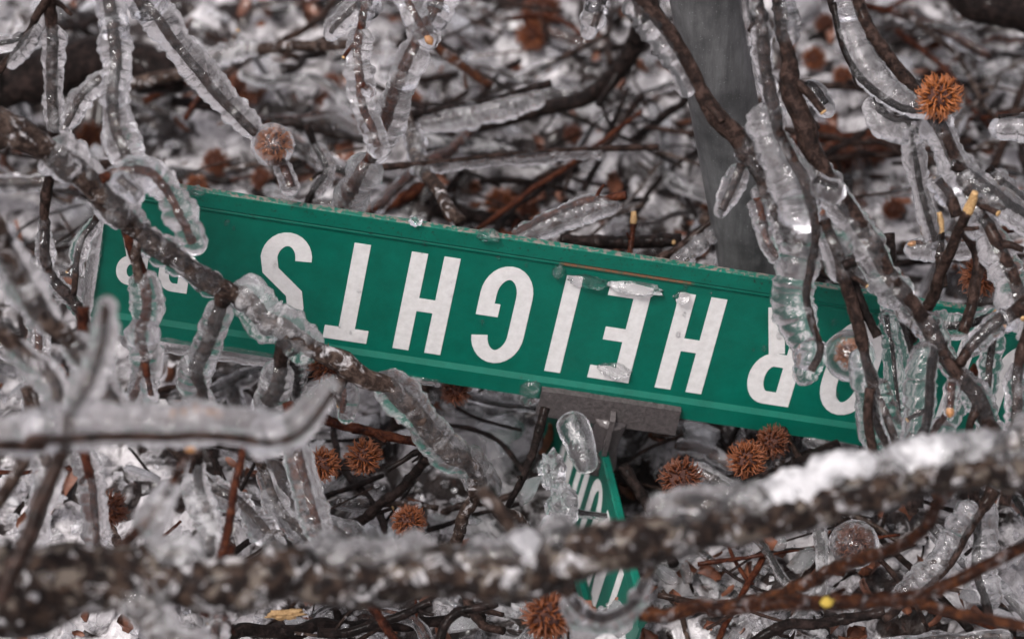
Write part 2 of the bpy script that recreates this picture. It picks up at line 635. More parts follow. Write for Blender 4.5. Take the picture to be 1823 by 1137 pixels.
def glyph(ch, wd, sw):
    """strokes of a glyph as centre polylines; 0..wd x 0..1, stroke width sw; (points, closed)"""
    h = sw / 2
    L, Rr, T, Bt, m = h, wd - h, 1 - h, h, 0.5
    cx = wd / 2
    if ch == 'I': return [([(cx, 0), (cx, 1)], 0)]
    if ch == 'H': return [([(L, 0), (L, 1)], 0), ([(Rr, 0), (Rr, 1)], 0), ([(L + h, 0.52), (Rr - h, 0.52)], 0)]
    if ch == 'E': return [([(L, 0), (L, 1)], 0), ([(L + h, T), (wd, T)], 0), ([(L + h, 0.52), (wd * 0.86, 0.52)], 0), ([(L + h, Bt), (wd, Bt)], 0)]
    if ch == 'T': return [([(0, T), (wd, T)], 0), ([(cx, 0), (cx, 1 - sw)], 0)]
    if ch == 'N': return [([(L, 0), (L, 1)], 0), ([(Rr, 0), (Rr, 1)], 0), ([(L + h, 0.96), (Rr - h, 0.04)], 0)]
    if ch == 'O': return [(arc(cx, 0.68, cx - h, 0.32 - h, 0, 180) + arc(cx, 0.32, cx - h, 0.32 - h, 180, 360), 1)]
    if ch == 'U': return [([(L, 1)] + arc(cx, 0.30, cx - h, 0.30 - h, 180, 360) + [(Rr, 1)], 0)]
    if ch == 'D': return [([(L, Bt), (wd * 0.5, Bt)] + arc(wd * 0.5, 0.30, wd * 0.5 - h, 0.30 - h, -90, 0)[1:] + arc(wd * 0.5, 0.70, wd * 0.5 - h, 0.30 - h, 0, 90) + [(L, T)], 2)]
    if ch == 'G': return [(arc(cx, 0.70, cx - h, 0.30 - h, 8, 180) + arc(cx, 0.30, cx - h, 0.30 - h, 180, 360) + [(Rr, 0.46), (cx * 1.15, 0.46)], 0)]
    if ch == 'S': return [(arc(cx, 0.735, cx - h, 0.265 - h, 0, 180, 14) + [(L + 0.03, 0.60), (cx, 0.50), (Rr - 0.03, 0.40)] + arc(cx, 0.265, cx - h, 0.265 - h, 0, -180, 14), 0)]
    if ch == 'R': return [([(L, 0), (L, 1)], 0), ([(L + h, T), (wd * 0.55, T)] + arc(wd * 0.55, 0.735, wd * 0.45 - h, 0.265 - h, 90, -90) + [(L + h, 0.47 + h)], 0), ([(wd * 0.55, 0.47), (Rr, 0)], 0)]
    if ch == 'W': return [([(h, 1), (wd * 0.28, 0.03)], 0), ([(wd * 0.28, 0.03), (wd * 0.5, 1)], 0), ([(wd * 0.5, 1), (wd * 0.72, 0.03)], 0), ([(wd * 0.72, 0.03), (wd - h, 1)], 0)]
    return []


def ribbon(pts, sw, closed):
    p = [np.array(q, float) for q in pts]
    if closed == 1:
        p = p[:-1]
    q = [p[0]]
    for a in p[1:]:
        if np.linalg.norm(a - q[-1]) > 1e-4:
            q.append(a)
    if closed and np.linalg.norm(q[0] - q[-1]) < 1e-4:
        q.pop()
    n = len(q)
    Lf, Rt = [], []
    for i in range(n):
        a = q[i - 1] if (i > 0 or closed) else q[i]
        b = q[(i + 1) % n] if (i < n - 1 or closed) else q[i]
        d1 = q[i] - a
        d2 = b - q[i]
        d1 = d1 / np.linalg.norm(d1) if np.linalg.norm(d1) > 1e-9 else d2 / np.linalg.norm(d2)
        d2 = d2 / np.linalg.norm(d2) if np.linalg.norm(d2) > 1e-9 else d1
        n1 = np.array([-d1[1], d1[0]])
        n2 = np.array([-d2[1], d2[0]])
        mm = n1 + n2
        mm /= np.linalg.norm(mm)
        s = sw / 2 / max(0.5, np.dot(mm, n1))
        Lf.append(q[i] + mm * s)
        Rt.append(q[i] - mm * s)
    quads = [(i, (i + 1) % n) for i in range(n if closed else n - 1)]
    return Lf, Rt, quads


def make_letter(ch, parent, to_uw, wd, sw, z0):
    """glyph space -> blade space through to_uw; a thin raised sheet per stroke"""
    parts = []
    for k, (pts, closed) in enumerate(glyph(ch, wd, sw)):
        Lf, Rt, quads = ribbon(pts, sw, closed)
        n = len(Lf)
        zt = z0 + 0.00025 + 0.00004 * k
        V, F = [], []
        for z in (zt, z0 - 0.0006):
            for q in Lf + Rt:
                u, w_ = to_uw(q[0], q[1])
                V.append((u, w_, z))
        for (i, j) in quads:
            F.append([i, j, n + j, n + i])
            F.append([2 * n + i, j + 2 * n, j, i])
            F.append([n + i, n + j, 3 * n + j, 3 * n + i])
        if not closed:
            for i in (0, n - 1):
                F.append([i, n + i, 3 * n + i, 2 * n + i])
        parts.append((np.array(V), F))
    V, F = join(parts)
    o = link('letter', mesh_from('letter_' + ch, V, F, M['letter'], smooth=False), parent)
    return o


u0 = on_blade(193, 315)[0]
u1 = on_blade(1960, 580)[0]
BT = 0.0022
mwA = frame(O, -U, H, NRM)                    # local X runs the way the lettering reads
blade = make_blade('sign_blade', -u1, -u0, BH, BT, street_sign, mwA)
zf = BT - 0.0012
# letters: (glyph, left px/row, right px/row at a common row, lower and upper rows) read off the photograph
w_top = on_blade(740, 447)[1]
w_bot = on_blade(704, 618)[1]
LH = w_bot - w_top


def letter_at(ch, pa, pb, sw=0.132, wt=None, wb=None):
    ua, ub = on_blade(*pa)[0], on_blade(*pb)[0]
    wt = w_top if wt is None else wt
    wb = w_bot if wb is None else wb
    hh = wb - wt
    wd = (ub - ua) / hh
    make_letter(ch, blade, lambda gx, gy: (gx * hh - ub, wt + gy * hh), wd, sw, zf)


letter_at('S', (457, 497), (547, 510))
letter_at('T', (575, 595), (653, 605))
letter_at('H', (716, 532), (802, 545))
letter_at('G', (848, 552), (940, 566))
letter_at('I', (989, 575), (1017, 579))
letter_at('E', (1064, 595), (1138, 605))
letter_at('H', (1187, 606), (1271, 618))
letter_at('R', (1340, 640), (1424, 652))
letter_at('O', (1466, 665), (1556, 678))
letter_at('I', (1684, 690), (1708, 694))
letter_at('U', (1762, 690), (1850, 702))
ws0, ws1 = on_blade(322, 420)[1], on_blade(305, 517)[1]
letter_at('R', (208, 470), (262, 478), 0.15, ws0, ws1)
letter_at('D', (284, 475), (338, 483), 0.15, ws0, ws1)


def bl(u, w_, z):
    return O + U * u + H * w_ + NRM * z


def signpart(name, V, F, mat, parent=None, smooth=True):
    """mesh given in world points, made a child of the sign"""
    p = parent or street_sign
    o = link(name, mesh_from(name, np.asarray(V) - (O + H * BH), F, mat, smooth))
    if p is street_sign:
        o.parent = p
    else:
        o.parent = p
        o.matrix_local = p.matrix_local.inverted()
    return o


# the cross clamp gripping the lower rim
ua, wa = on_blade(966, 678)
ub, wb_ = on_blade(1213, 717)
cw0, cw1 = BH - 0.0135, BH + 0.0135
uc = (ua + ub) / 2
hl = (ub - ua) / 2


def box_uv(u, w_, z, hu, hw, hz):
    return boxvf(bl(u, w_, z), U * hu, H * hw, NRM * hz)


pts = [(-hl, 0), (hl, 0)]
clampV = []
for sx in np.linspace(-1, 1, 25):
    e = 0.0006 * fbm(np.array([sx * 9, 2.0, 3.0]), 3)
    for (y, z) in [(cw0, 0.0035), (cw0 + 0.0012, 0.0085), (cw1 - 0.002, 0.0098), (cw1, 0.0085), (cw1 + 0.0012, 0.0), (cw1, -0.0085), (cw0, -0.0085), (cw0, -0.0035)]:
        clampV.append(bl(uc + sx * hl, y + e * (1 if y < BH else -1), z))
n = 8
clampF = [[i * n + j, i * n + (j + 1) % n, (i + 1) * n + (j + 1) % n, (i + 1) * n + j] for i in range(24) for j in range(n)] + [list(range(n)), [24 * n + j for j in reversed(range(n))]]
clamp = signpart('cross_clamp', clampV, clampF, M['cast'], smooth=False)
# stem, web fin and set bolt of the clamp
ums = on_blade(1085, 740)[0]
c0 = bl(ums + 0.001, BH + 0.006, 0.004)
c1 = bl(ums + 0.000, BH + 0.062, -0.004)
C_, v_, q_ = resample([c0, (c0 + c1) / 2, c1], [[0.014], [0.0125], [0.016]], 0.003)
V, F = tube(C_, v_[:, 0], 16, lambda p: 1 + 0.08 * fbm(p * 160, 2))
signpart('clamp_stem', V, F, M['cast'])
fv = [bl(ums - 0.0016, cw0 + 0.010, 0.0096), bl(ums - 0.0016, cw0 + 0.014, 0.018), bl(ums - 0.0016, cw1 + 0.022, 0.019), bl(ums - 0.0016, cw1 + 0.034, 0.010), bl(ums - 0.0016, cw1 + 0.020, 0.0)]
fv2 = [p + U * 0.0042 for p in fv]
nf = len(fv)
signpart('web_fin', fv + fv2, [list(range(nf)), [nf + i for i in reversed(range(nf))]] + [[i, (i + 1) % nf, nf + (i + 1) % nf, nf + i] for i in range(nf)], M['cast'], smooth=False)
cb = bl(ums - 0.002, BH + 0.046, 0.016)
Cb, vb, _ = resample([cb - NRM * 0.012, cb, cb + NRM * 0.004], [[0.006], [0.0062], [0.0045]], 0.0015)
V, F = tube(Cb, vb[:, 0], 6, None)
signpart('set_bolt', V, F, M['cast'], smooth=False)

# second blade, crossing below, standing on edge
L2c = np.array([0.188, 0.787, -0.588]); L2c /= np.linalg.norm(L2c)
H2c = np.array([-0.155, 0.6175, 0.76]); H2c -= L2c * np.dot(H2c, L2c); H2c /= np.linalg.norm(H2c)
L2, H2 = cam2world(L2c), cam2world(H2c)
N2 = np.cross(H2, L2)
if np.dot(N2, FWD) > 0:
    N2 = -N2
O2 = P(1085, 838, 2.665)
mwB = frame(O2, -L2, H2, N2)
blade2 = make_blade('crossing_blade', -0.135, 0.20, BH, BT, street_sign, mwB, 60, 'green_clean')
for ch, x0, x1 in (('N', -0.098, -0.066), ('O', -0.056, -0.030), ('U', -0.020, 0.010), ('N', 0.020, 0.052), ('T', 0.062, 0.092)):
    hh = LH
    make_letter(ch, blade2, (lambda gx, gy, x1=x1: (gx * LH - x1, 0.025 + gy * LH)), (x1 - x0) / LH, 0.10, zf)


def ice_lump(name, c, axes, mat, parent_fn, seed=0, rough=0.28, sub=20, freq=1.6):
    """uneven closed lump with half-axis vectors"""
    n1, n2 = sub, sub * 2
    th = np.linspace(0, math.pi, n1)
    ph = np.linspace(0, 2 * math.pi, n2, endpoint=False)
    D = np.stack([np.sin(th)[:, None] * np.cos(ph), np.sin(th)[:, None] * np.sin(ph), np.cos(th)[:, None] * np.ones(n2)], -1)
    k = 1 + rough * fbm(D * freq + seed * 7.7, 4)
    D = D * k[..., None]
    V = np.asarray(c) + D[..., 0:1] * axes[0] + D[..., 1:2] * axes[1] + D[..., 2:3] * axes[2]
    V = V.reshape(-1, 3)
    F = []
    for i in range(n1 - 1):
        for j in range(n2):
            q = [i * n2 + j, i * n2 + (j + 1) % n2, (i + 1) * n2 + (j + 1) % n2, (i + 1) * n2 + j]
            F.append(q)
    return parent_fn(name, V, F, mat)


# rime and ice frozen to the sign
def edge_ice(ua, ub, w_, depth, thick, mat, seed):
    n = 60
    us = np.linspace(ua, ub, n)
    C = np.array([bl(u, w_ + depth * 0.5 + 0.0012 * float(vnoise(np.array([u * 170, seed, 0.3]))), 0.002) for u in us])
    r = np.full(n, depth * 0.62)
    V, F = tube(C, r, 12, lambda p: 1 + 0.22 * fbm(p * 130 + seed, 3), round_ends=True, squash=(NRM, thick / depth))
    signpart('ice_fringe', V, F, mat)


edge_ice(on_blade(215, 595)[0], on_blade(500, 638)[0], BH - 0.004, 0.013, 0.007, M['ice'], 3)
edge_ice(on_blade(690, 670)[0], on_blade(785, 684)[0], BH - 0.003, 0.006, 0.006, M['ice_clear'], 5)
edge_ice(on_blade(1430, 775)[0], on_blade(1530, 790)[0], BH - 0.001, 0.009, 0.007, M['ice'], 8)
ul = u0 - 0.003
C = np.array([bl(ul, w_, 0.001) for w_ in np.linspace(0.02, BH + 0.004, 40)])
V, F = tube(C, np.full(40, 0.0052), 12, lambda p: 1 + 0.2 * fbm(p * 140, 3), round_ends=True)
signpart('ice_fringe', V, F, M['ice'])
for k, (px, py, sx, sy, mt) in enumerate([(945, 694, 0.009, 0.013, 'ice'), (1048, 497, 0.016, 0.005, 'ice_clear'), (1130, 508, 0.020, 0.0055, 'ice_milky'), (995, 478, 0.004, 0.006, 'ice_clear'), (1213, 524, 0.006, 0.005, 'ice_clear'), (870, 414, 0.009, 0.004, 'ice_clear'), (740, 389, 0.005, 0.003, 'ice_clear'), (1095, 655, 0.012, 0.006, 'ice_clear'), (350, 336, 0.006, 0.003, 'ice_clear')]):
    u_, w_ = on_blade(px, py)
    ice_lump('ice_crust', bl(u_, w_, 0.003), (U * sx, H * sy, NRM * 0.0055), M[mt], signpart, 20 + k, 0.45, 20, 2.2)
# frozen drops on the face
rd = np.random.default_rng(21)
for k in range(46):
    u_ = rd.uniform(u0 + 0.02, u1 - 0.1)
    w_ = BH * rd.beta(1.1, 2.2) * 0.95 + 0.002
    sz = rd.uniform(0.0007, 0.0022)
    ice_lump('ice_bead', bl(u_, w_, zf + sz * 0.2), (U * sz, H * sz * rd.uniform(1.0, 2.2), NRM * sz * 0.8), M['ice_clear'], signpart, 60 + k, 0.35, 8, 1.6)
# the frozen curtain running from the clamp down over the crossing blade
ca, cb_, cc = P(1010, 735, 2.635), P(1033, 790, 2.625), P(1046, 842, 2.615)
C_, v_, q_ = resample([ca, cb_, cc], [[0.014], [0.012], [0.009]], 0.002)
V, F = tube(C_, v_[:, 0], 20, lambda p: 1 + 0.20 * fbm(p * 90, 3), round_ends=True, squash=(FWD, 0.55))
signpart('ice_curtain', V, F, M['ice_clear'])

# ------------------------------------------------------------------ the steel post
pa, pb = P(1228, -160, 2.47), P(1368, 640, 2.82)
ax = pa - pb
ax /= np.linalg.norm(ax)
pb = pb - ax * (pb[2] + 0.15) / ax[2]
pa = pb + ax * 1.5
post = thing('sign_post', 'leaning round galvanised steel post rising behind the street sign', 'post', pb)
C = np.linspace(0, 1, 90)[:, None] * (pa - pb)
V, F = tube(C, np.full(90, 0.0268), 40)
V2, F2 = tube(C[::-1] - ax * 0.0, np.full(90, 0.0245), 40)
link('pipe', mesh_from('pipe', V, F, M['steel']), post)


def post_ice(seed, px, pyA, pyB, rr, mat):
    pts = [P(px(y), y, 2.47 + (y + 160) / 800 * 0.35 - 0.012) for y in np.linspace(pyA, pyB, 5)]
    C_, v_, q_ = resample(pts, [[rr]] * 5, 0.002)
    V, F = tube(C_, v_[:, 0] * (0.75 + 0.4 * np.abs(vnoise(np.stack([q_ * 60, q_ * 0 + seed, q_ * 0], -1)))), 14, lambda p: 1 + 0.25 * fbm(p * 120 + seed, 3), round_ends=True)
    link('ice_crust', mesh_from('ice_crust', V - pb, F, mat), post)


post_ice(1, lambda y: 1322 + y * 0.165, -40, 78, 0.0075, M['ice_clear'])
post_ice(2, lambda y: 1330 + y * 0.165, 95, 165, 0.006, M['ice_clear'])
post_ice(3, lambda y: 1336 + y * 0.15, 180, 270, 0.005, M['ice'])

# ------------------------------------------------------------------ branches
ALLTIPS = []


def branch(name, label, cat, pts, d, r, mat, ice=(), group=None, ext0=0.0, ext1=0.0, knots=0.10, wrinkle=0.0, stubs=0, bud=None, cut=None, seg=None, forks=(), bumpf=0.16):
    """pts pixels; d depth (scalar, (d0,d1) or per point); r radius in px (scalar / pair / per point);
    ice: (t0, t1, r0, r1, dx, dy, matkey[, lump]); forks: further (pts, d, r[, ice]) grown from this branch"""
    root = None

    def prep(pts, d, r):
        n = len(pts)
        px = np.array(pts, float)
        s = np.concatenate([[0], np.cumsum(np.linalg.norm(np.diff(px, axis=0), axis=1))])
        s /= s[-1]
        dd = np.full(n, d) if np.isscalar(d) else (np.interp(s, [0, 1], d) if len(d) == 2 else np.array(d, float))
        rr = np.full(n, float(r)) if np.isscalar(r) else (np.interp(s, [0, 1], r) if len(r) == 2 else np.array(r, float))
        W = np.array([P(x, y, z) for (x, y), z in zip(px, dd)])
        return W, rr * dd / FPX, dd

    specs = [(pts, d, r, ice, mat, wrinkle)] + [tuple(f) for f in forks]
    for k, sp in enumerate(specs):
        sp = list(sp) + [()] * (4 - len(sp))
        fm = sp[4] if len(sp) > 4 else mat
        fw = sp[5] if len(sp) > 5 else wrinkle
        W, rr, dd = prep(sp[0], sp[1], sp[2])
        if root is None:
            if ext0:
                dv = W[0] - W[1]
                W = np.vstack([W[0] + dv / np.linalg.norm(dv) * ext0 + np.array([0, 0, ext0 * 0.25]), W])
                rr = np.concatenate([[rr[0] * 1.1], rr])
                dd = np.concatenate([[dd[0]], dd])
            if ext1:
                dv = W[-1] - W[-2]
                W = np.vstack([W, W[-1] + dv / np.linalg.norm(dv) * ext1])
                rr = np.concatenate([rr, [rr[-1]]])
                dd = np.concatenate([dd, [dd[-1]]])
            base = W[0].copy()
            root = thing(name, label, cat, base, group)
        rmean = float(rr.mean())
        C_, v_, q_ = resample(W, np.stack([rr, dd], 1), max(0.0011, rmean * 0.35))
        la = float(np.linalg.norm(W[0] - W[1])) if (k == 0 and ext0) else 0.0
        lb = float(np.linalg.norm(W[-1] - W[-2])) if (k == 0 and ext1) else 0.0
        Lq = q_[-1]
        tm = lambda t: (0.0 if (t <= 0 and la == 0) else (la + t * (Lq - la - lb)) / Lq)
        rad = v_[:, 0].copy()
        # a crooked growth line, nodes and bud-scar rings
        jit = np.stack([vnoise(np.stack([q_ * 45 + j * 9.1, q_ * 0 + k, q_ * 0 + j + len(label)], -1)) for j in range(3)], -1)
        C_ = C_ + jit * rmean * 0.28
        ph = random.random() * 9
        node = np.abs(((q_ * 38 + ph) % 1.0) - 0.5) * 2
        rad *= 1 + knots * np.exp(-(node / 0.22) ** 2) * (0.5 + np.abs(vnoise(np.stack([q_ * 38, q_ * 0, q_ * 0 + k], -1))))
        if fw:
            rad *= 1 + fw * np.sign(np.sin(q_ * 2 * math.pi / 0.0028)) * np.abs(np.sin(q_ * 2 * math.pi / 0.0028)) ** 0.6
        for ic in sp[3]:                       # ice magnifies the wood inside it
            if ic[2] * dd.mean() / FPX > rmean:
                x_ = q_ / q_[-1]
                mk_ = np.clip((x_ - tm(ic[0])) / 0.03 + 1, 0, 1) * np.clip((tm(ic[1]) - x_) / 0.03 + 1, 0, 1)
                rad = np.minimum(rad, v_[:, 0] * (1 - 0.30 * mk_))
        sg = seg or (10 if rmean < 0.004 else 16 if rmean < 0.01 else 26)
        V, F = tube(C_, rad, sg, lambda p: 1 + bumpf * fbm(p * (1.1 / max(rmean, 0.002)), 3))
        link('bark' if k == 0 else 'fork', mesh_from('bark', V - base, F, M[fm]), root)
        # ice
        for ic in sp[3]:
            t0, t1, r0, r1, dx, dy, mk = ic[:7]
            t0, t1 = tm(t0), tm(t1)
            lump = ic[7] if len(ic) > 7 else 0.20
            L = q_[-1]
            sel = (q_ >= t0 * L - 1e-9) & (q_ <= t1 * L + 1e-9)
            if sel.sum() < 3:
                continue
            Ci = C_[sel]
            di = v_[sel, 1]
            qi = q_[sel]
            x = (qi - qi[0]) / max(1e-9, qi[-1] - qi[0])
            ri = (r0 + (r1 - r0) * x) * di / FPX
            off = (RIGHT[None, :] * dx - UP[None, :] * dy) * (di / FPX)[:, None]
            back = ic[8] if len(ic) > 8 else 0.0
            slack = np.maximum(ri - v_[sel, 0] * 0.7, 0) * (0 if mk == 'ice_snowy' else 1)
            off = off + (np.array([0, 0, -1.0])[None, :] * 0.45 + FWD[None, :] * back) * slack[:, None]    # the ice sags below the wood
            Ci = Ci + off
            # carry the ice past the ends of the wood where it caps a tip
            ends = []
            T0 = Ci[0] - Ci[1]
            T0 /= np.linalg.norm(T0)
            T1 = Ci[-1] - Ci[-2]
            T1 /= np.linalg.norm(T1)
            e0, e1 = ri[0] * 0.8, ri[-1] * 0.8
            Ci = np.vstack([Ci[0] + T0 * e0, Ci, Ci[-1] + T1 * e1])
            ri = np.concatenate([[ri[0]], ri, [ri[-1]]])
            st = max(0.0012, float(ri.mean()) * 0.16)
            Cr, vr, qr = resample(Ci, ri[:, None], st)
            rv = vr[:, 0]
            sdd = random.random() * 50
            rv = rv * (1 + lump * 0.9 * vnoise(np.stack([qr * 75 + sdd, qr * 0, qr * 0], -1)) + lump * 0.5 * vnoise(np.stack([qr * 230 + sdd, qr * 0 + 3, qr * 0], -1)))
            fr = 0.55 / max(0.003, float(ri.mean()))
            xr = qr / qr[-1]
            e0_, e1_ = random.uniform(0.15, 0.45), random.uniform(0.2, 0.5)
            rc = float(v_[:, 0].mean()) * 0.75
            tap = 1 - e0_ * np.clip(1 - xr / 0.22, 0, 1) ** 1.5 - e1_ * np.clip(1 - (1 - xr) / 0.28, 0, 1) ** 1.5
            bead = 1 + 0.10 * vnoise(np.stack([qr * 330 + sdd, qr * 0 + 7, qr * 0], -1)) + 0.05 * np.abs(np.sin(qr * 220 + 3 * vnoise(np.stack([qr * 60, qr * 0, qr * 0 + sdd], -1))))
            rv = np.maximum(rv * (tap if lump < 0.3 else 1) * bead, rc)
            V, F = tube(Cr, rv, 22, lambda p: 1 + lump * fbm(p * fr + sdd, 4) + 0.05 * fbm(p * 300 + sdd, 2), round_ends=True)
            link('ice_coating', mesh_from('ice_coating', V - base, F, M[mk]), root)
        if k == 0:
            for _ in range(stubs):
                i = random.randint(len(C_) // 8, len(C_) - len(C_) // 8 - 1)
                T = C_[min(i + 1, len(C_) - 1)] - C_[i - 1]
                T /= np.linalg.norm(T)
                a = RNG.normal(size=3)
                a -= T * np.dot(a, T)
                a -= FWD * np.dot(a, FWD) * 0.6
                a /= np.linalg.norm(a)
                a = a * 0.85 + T * 0.5
                ln = rmean * random.uniform(2.0, 3.6)
                q = C_[i] + a * rad[i] * 0.5
                Cs, vs, qs = resample([q, q + a * ln * 0.5, q + a * ln + T * ln * 0.2], [[rmean * 0.55], [rmean * 0.42], [rmean * 0.36]], rmean * 0.3)
                V, F = tube(Cs, vs[:, 0], 8, lambda p: 1 + 0.2 * fbm(p * 300, 2))
                link('side_twig', mesh_from('side_twig', V - base, F, M[mat]), root)
                if random.random() < 0.35:
                    T2 = Cs[-1] - Cs[-2]
                    T2 /= np.linalg.norm(T2)
                    V, F = tube(np.array([Cs[-1] - T2 * 0.0003, Cs[-1] + T2 * 0.0006, Cs[-1] + T2 * 0.0011]), np.array([1.02, 1.0, 0.7]) * vs[-1, 0], 8)
                    link('broken_end', mesh_from('broken_end', V - base, F, M['wood']), root)
        tipr = rad[-1]
        T = C_[-1] - C_[-3]
        T /= np.linalg.norm(T)
        if (bud and k == 0) or (k > 0 and len(sp[3]) and bud):
            Cs, vs, qs = resample([C_[-1] - T * tipr, C_[-1] + T * tipr * 1.2, C_[-1] + T * tipr * 3], [[tipr * 0.9], [tipr * 1.35], [tipr * 0.15]], tipr * 0.3)
            V, F = tube(Cs, vs[:, 0], 8, lambda p: 1 + 0.2 * fbm(p * 500, 2))
            link('bud', mesh_from('bud', V - base, F, M['bud']), root)
        if cut and k == 0:
            Cs, vs, qs = resample([C_[-1] - T * tipr * 0.3, C_[-1] + T * tipr * cut * 0.5, C_[-1] + T * tipr * cut], [[tipr * 0.98], [tipr * 0.9], [tipr * 0.72]], tipr * 0.25)
            Cs = Cs + np.cross(T, FWD) * (np.linspace(0, 1, len(Cs)) ** 2 * tipr * 0.5)[:, None]
            V, F = tube(Cs, vs[:, 0], 14, lambda p: 1 + 0.55 * fbm((p - np.outer(p.reshape(-1, 3) @ T, T).reshape(p.shape) * 0.85) * 900, 2))
            link('broken_end', mesh_from('broken_end', V - base, F, M['wood']), root)
    return root


# --- close to the lens
branch('fallen_branch', 'thick mottled grey branch with white ice along its top, crossing below the sign', 'branch',
       [(-60, 1052), (60, 1040), (180, 1030), (320, 1032), (470, 1028), (600, 1030), (780, 1030), (950, 1015), (1080, 982), (1230, 940), (1380, 900), (1540, 868), (1690, 842), (1830, 812), (1920, 795)],
       (2.08, 2.12), [68, 66, 58, 50, 48, 47, 47, 47, 45, 44, 42, 41, 41, 40, 40], 'log', ext0=0.5, ext1=0.5, knots=0.10, seg=34, bumpf=0.20, stubs=3,
       ice=[(0.17, 0.22, 12, 13, 0, -38, 'ice_milky', 0.5), (0.30, 0.42, 10, 11, 0, -36, 'ice', 0.5), (0.475, 0.505, 10, 11, 0, -36, 'ice_snowy', 0.4), 
            (0.69, 0.79, 12, 19, -4, -30, 'ice_snowy', 0.55), (0.80, 0.86, 18, 12, 0, -26, 'ice_snowy', 0.55), (0.66, 0.90, 18, 17, 0, -26, 'ice_milky', 0.45), (0.44, 0.53, 11, 12, 0, -36, 'ice', 0.5), (0.60, 0.68, 10, 13, 0, -33, 'ice', 0.5), (0.86, 0.94, 12, 11, 0, -30, 'ice', 0.5)],
       forks=[([(150, 1020), (215, 1060), (290, 1120), (370, 1180)], 2.08, [38, 36, 32, 30], [(0.05, 0.95, 40, 36, 6, -10, 'ice_milky', 0.3)], 'grey')])
branch('iced_twig', 'horizontal twig in a fat bar of blurred ice, its tip curling up', 'twig',
       [(-40, 790), (60, 782), (200, 776), (340, 776), (460, 786), (520, 776), (560, 742), (592, 700)], (2.02, 2.06), (14, 10), 'brown', ext0=0.4,
       ice=[(0.0, 0.80, 41, 38, 0, -30, 'ice', 0.12, 0.85), (0.78, 1.0, 38, 22, -10, -14, 'ice', 0.12, 0.6)])
branch('iced_twig', 'short upright twig tip in cloudy ice before the left end of the sign', 'twig',
       [(110, 800), (130, 735), (160, 670), (180, 605), (186, 545)], 2.04, (14, 10), 'brown', ext0=0.12, ice=[(0.25, 1.0, 29, 25, 0, -4, 'ice', 0.14, 0.6)])
branch('fallen_branch', 'rime-patched branch slanting down below the left end of the sign', 'branch',
       [(-60, 330), (0, 420), (45, 500), (100, 585), (150, 640), (185, 690), (215, 745)], (2.15, 2.25), (26, 20), 'grey', ext0=0.4, stubs=2,
       ice=[(0.25, 0.62, 36, 33, -4, -10, 'ice', 0.2, 0.6), (0.7, 1.0, 28, 26, 2, -2, 'ice', 0.25, 0.6)])
branch('iced_twig', 'stubby bent twig in clouded ice above the fat ice bar', 'twig',
       [(30, 620), (75, 650), (100, 690), (92, 740), (70, 775)], 2.2, (16, 12), 'grey', ice=[(0.0, 1.0, 27, 24, -4, 0, 'ice', 0.2, 0.5)], ext0=0.1, ext1=0.06)
branch('bare_twig', 'yellowish budding twig tip rising through the ice below the bar', 'twig',
       [(262, 925), (290, 885), (318, 838), (340, 800)], 2.12, (10, 8), 'orange', bud=True, ext0=0.1,
       ice=[(0.0, 0.55, 27, 24, -6, 4, 'ice_milky', 0.2)])
branch('bare_twig', 'slim straight reddish bare twig standing among iced twigs below the bar', 'twig',
       [(400, 970), (410, 925), (420, 860), (430, 805)], 2.3, (8, 7), 'red', ext0=0.06, ext1=0.02)
H1 = branch('bare_twig', 'rust-brown twig forking in three beneath the thick branch, with a yellow scar', 'twig',
       [(1185, 1092), (1260, 1080), (1380, 1074), (1500, 1070), (1600, 1068), (1650, 1064)], (2.3, 2.24), (13, 15), 'orange', ext0=0.02, stubs=1,
       forks=[([(1640, 1066), (1700, 1036), (1760, 1004), (1830, 968), (1900, 940)], 2.24, (13, 11)), ([(1640, 1072), (1720, 1094), (1790, 1108), (1860, 1124)], 2.24, (11, 9))])
_b = np.array(H1.location)
for sx, sy, sr in ((1472, 1070, 10),):
    ice_lump('bark_scar', P(sx, sy, 2.2375) - _b, (RIGHT * sr * 2.24 / FPX, UP * sr * 0.8 * 2.24 / FPX, FWD * 0.0022), M['yellow'], lambda nm, V, F, mt: link(nm, mesh_from(nm, V, F, mt), H1), sx, 0.9, 16, 2.6)
branch('bare_twig', 'curved orange-brown twig reaching up from the litter to the thick branch', 'twig',
       [(1380, 1062), (1440, 1034), (1500, 1006), (1560, 984), (1610, 966), (1645, 940), (1672, 900)], (2.36, 2.2), (13, 11), 'orange', ext0=0.08, ext1=0.05, stubs=1)
branch('bare_twig', 'orange twig end poking in beside the lettering of the covered sign end', 'twig',
       [(1880, 730), (1823, 766), (1785, 796), (1750, 830)], 2.25, (10, 9), 'orange', ext0=0.1)
branch('iced_twig', 'blurred icy twig bent into a hook under the thick branch', 'twig',
       [(1010, 1060), (1040, 1090), (1085, 1100), (1125, 1078), (1150, 1030)], 2.2, (12, 10), 'grey', ext0=0.08, ext1=0.06, ice=[(0.0, 1.0, 22, 18, 0, 6, 'ice', 0.2)])

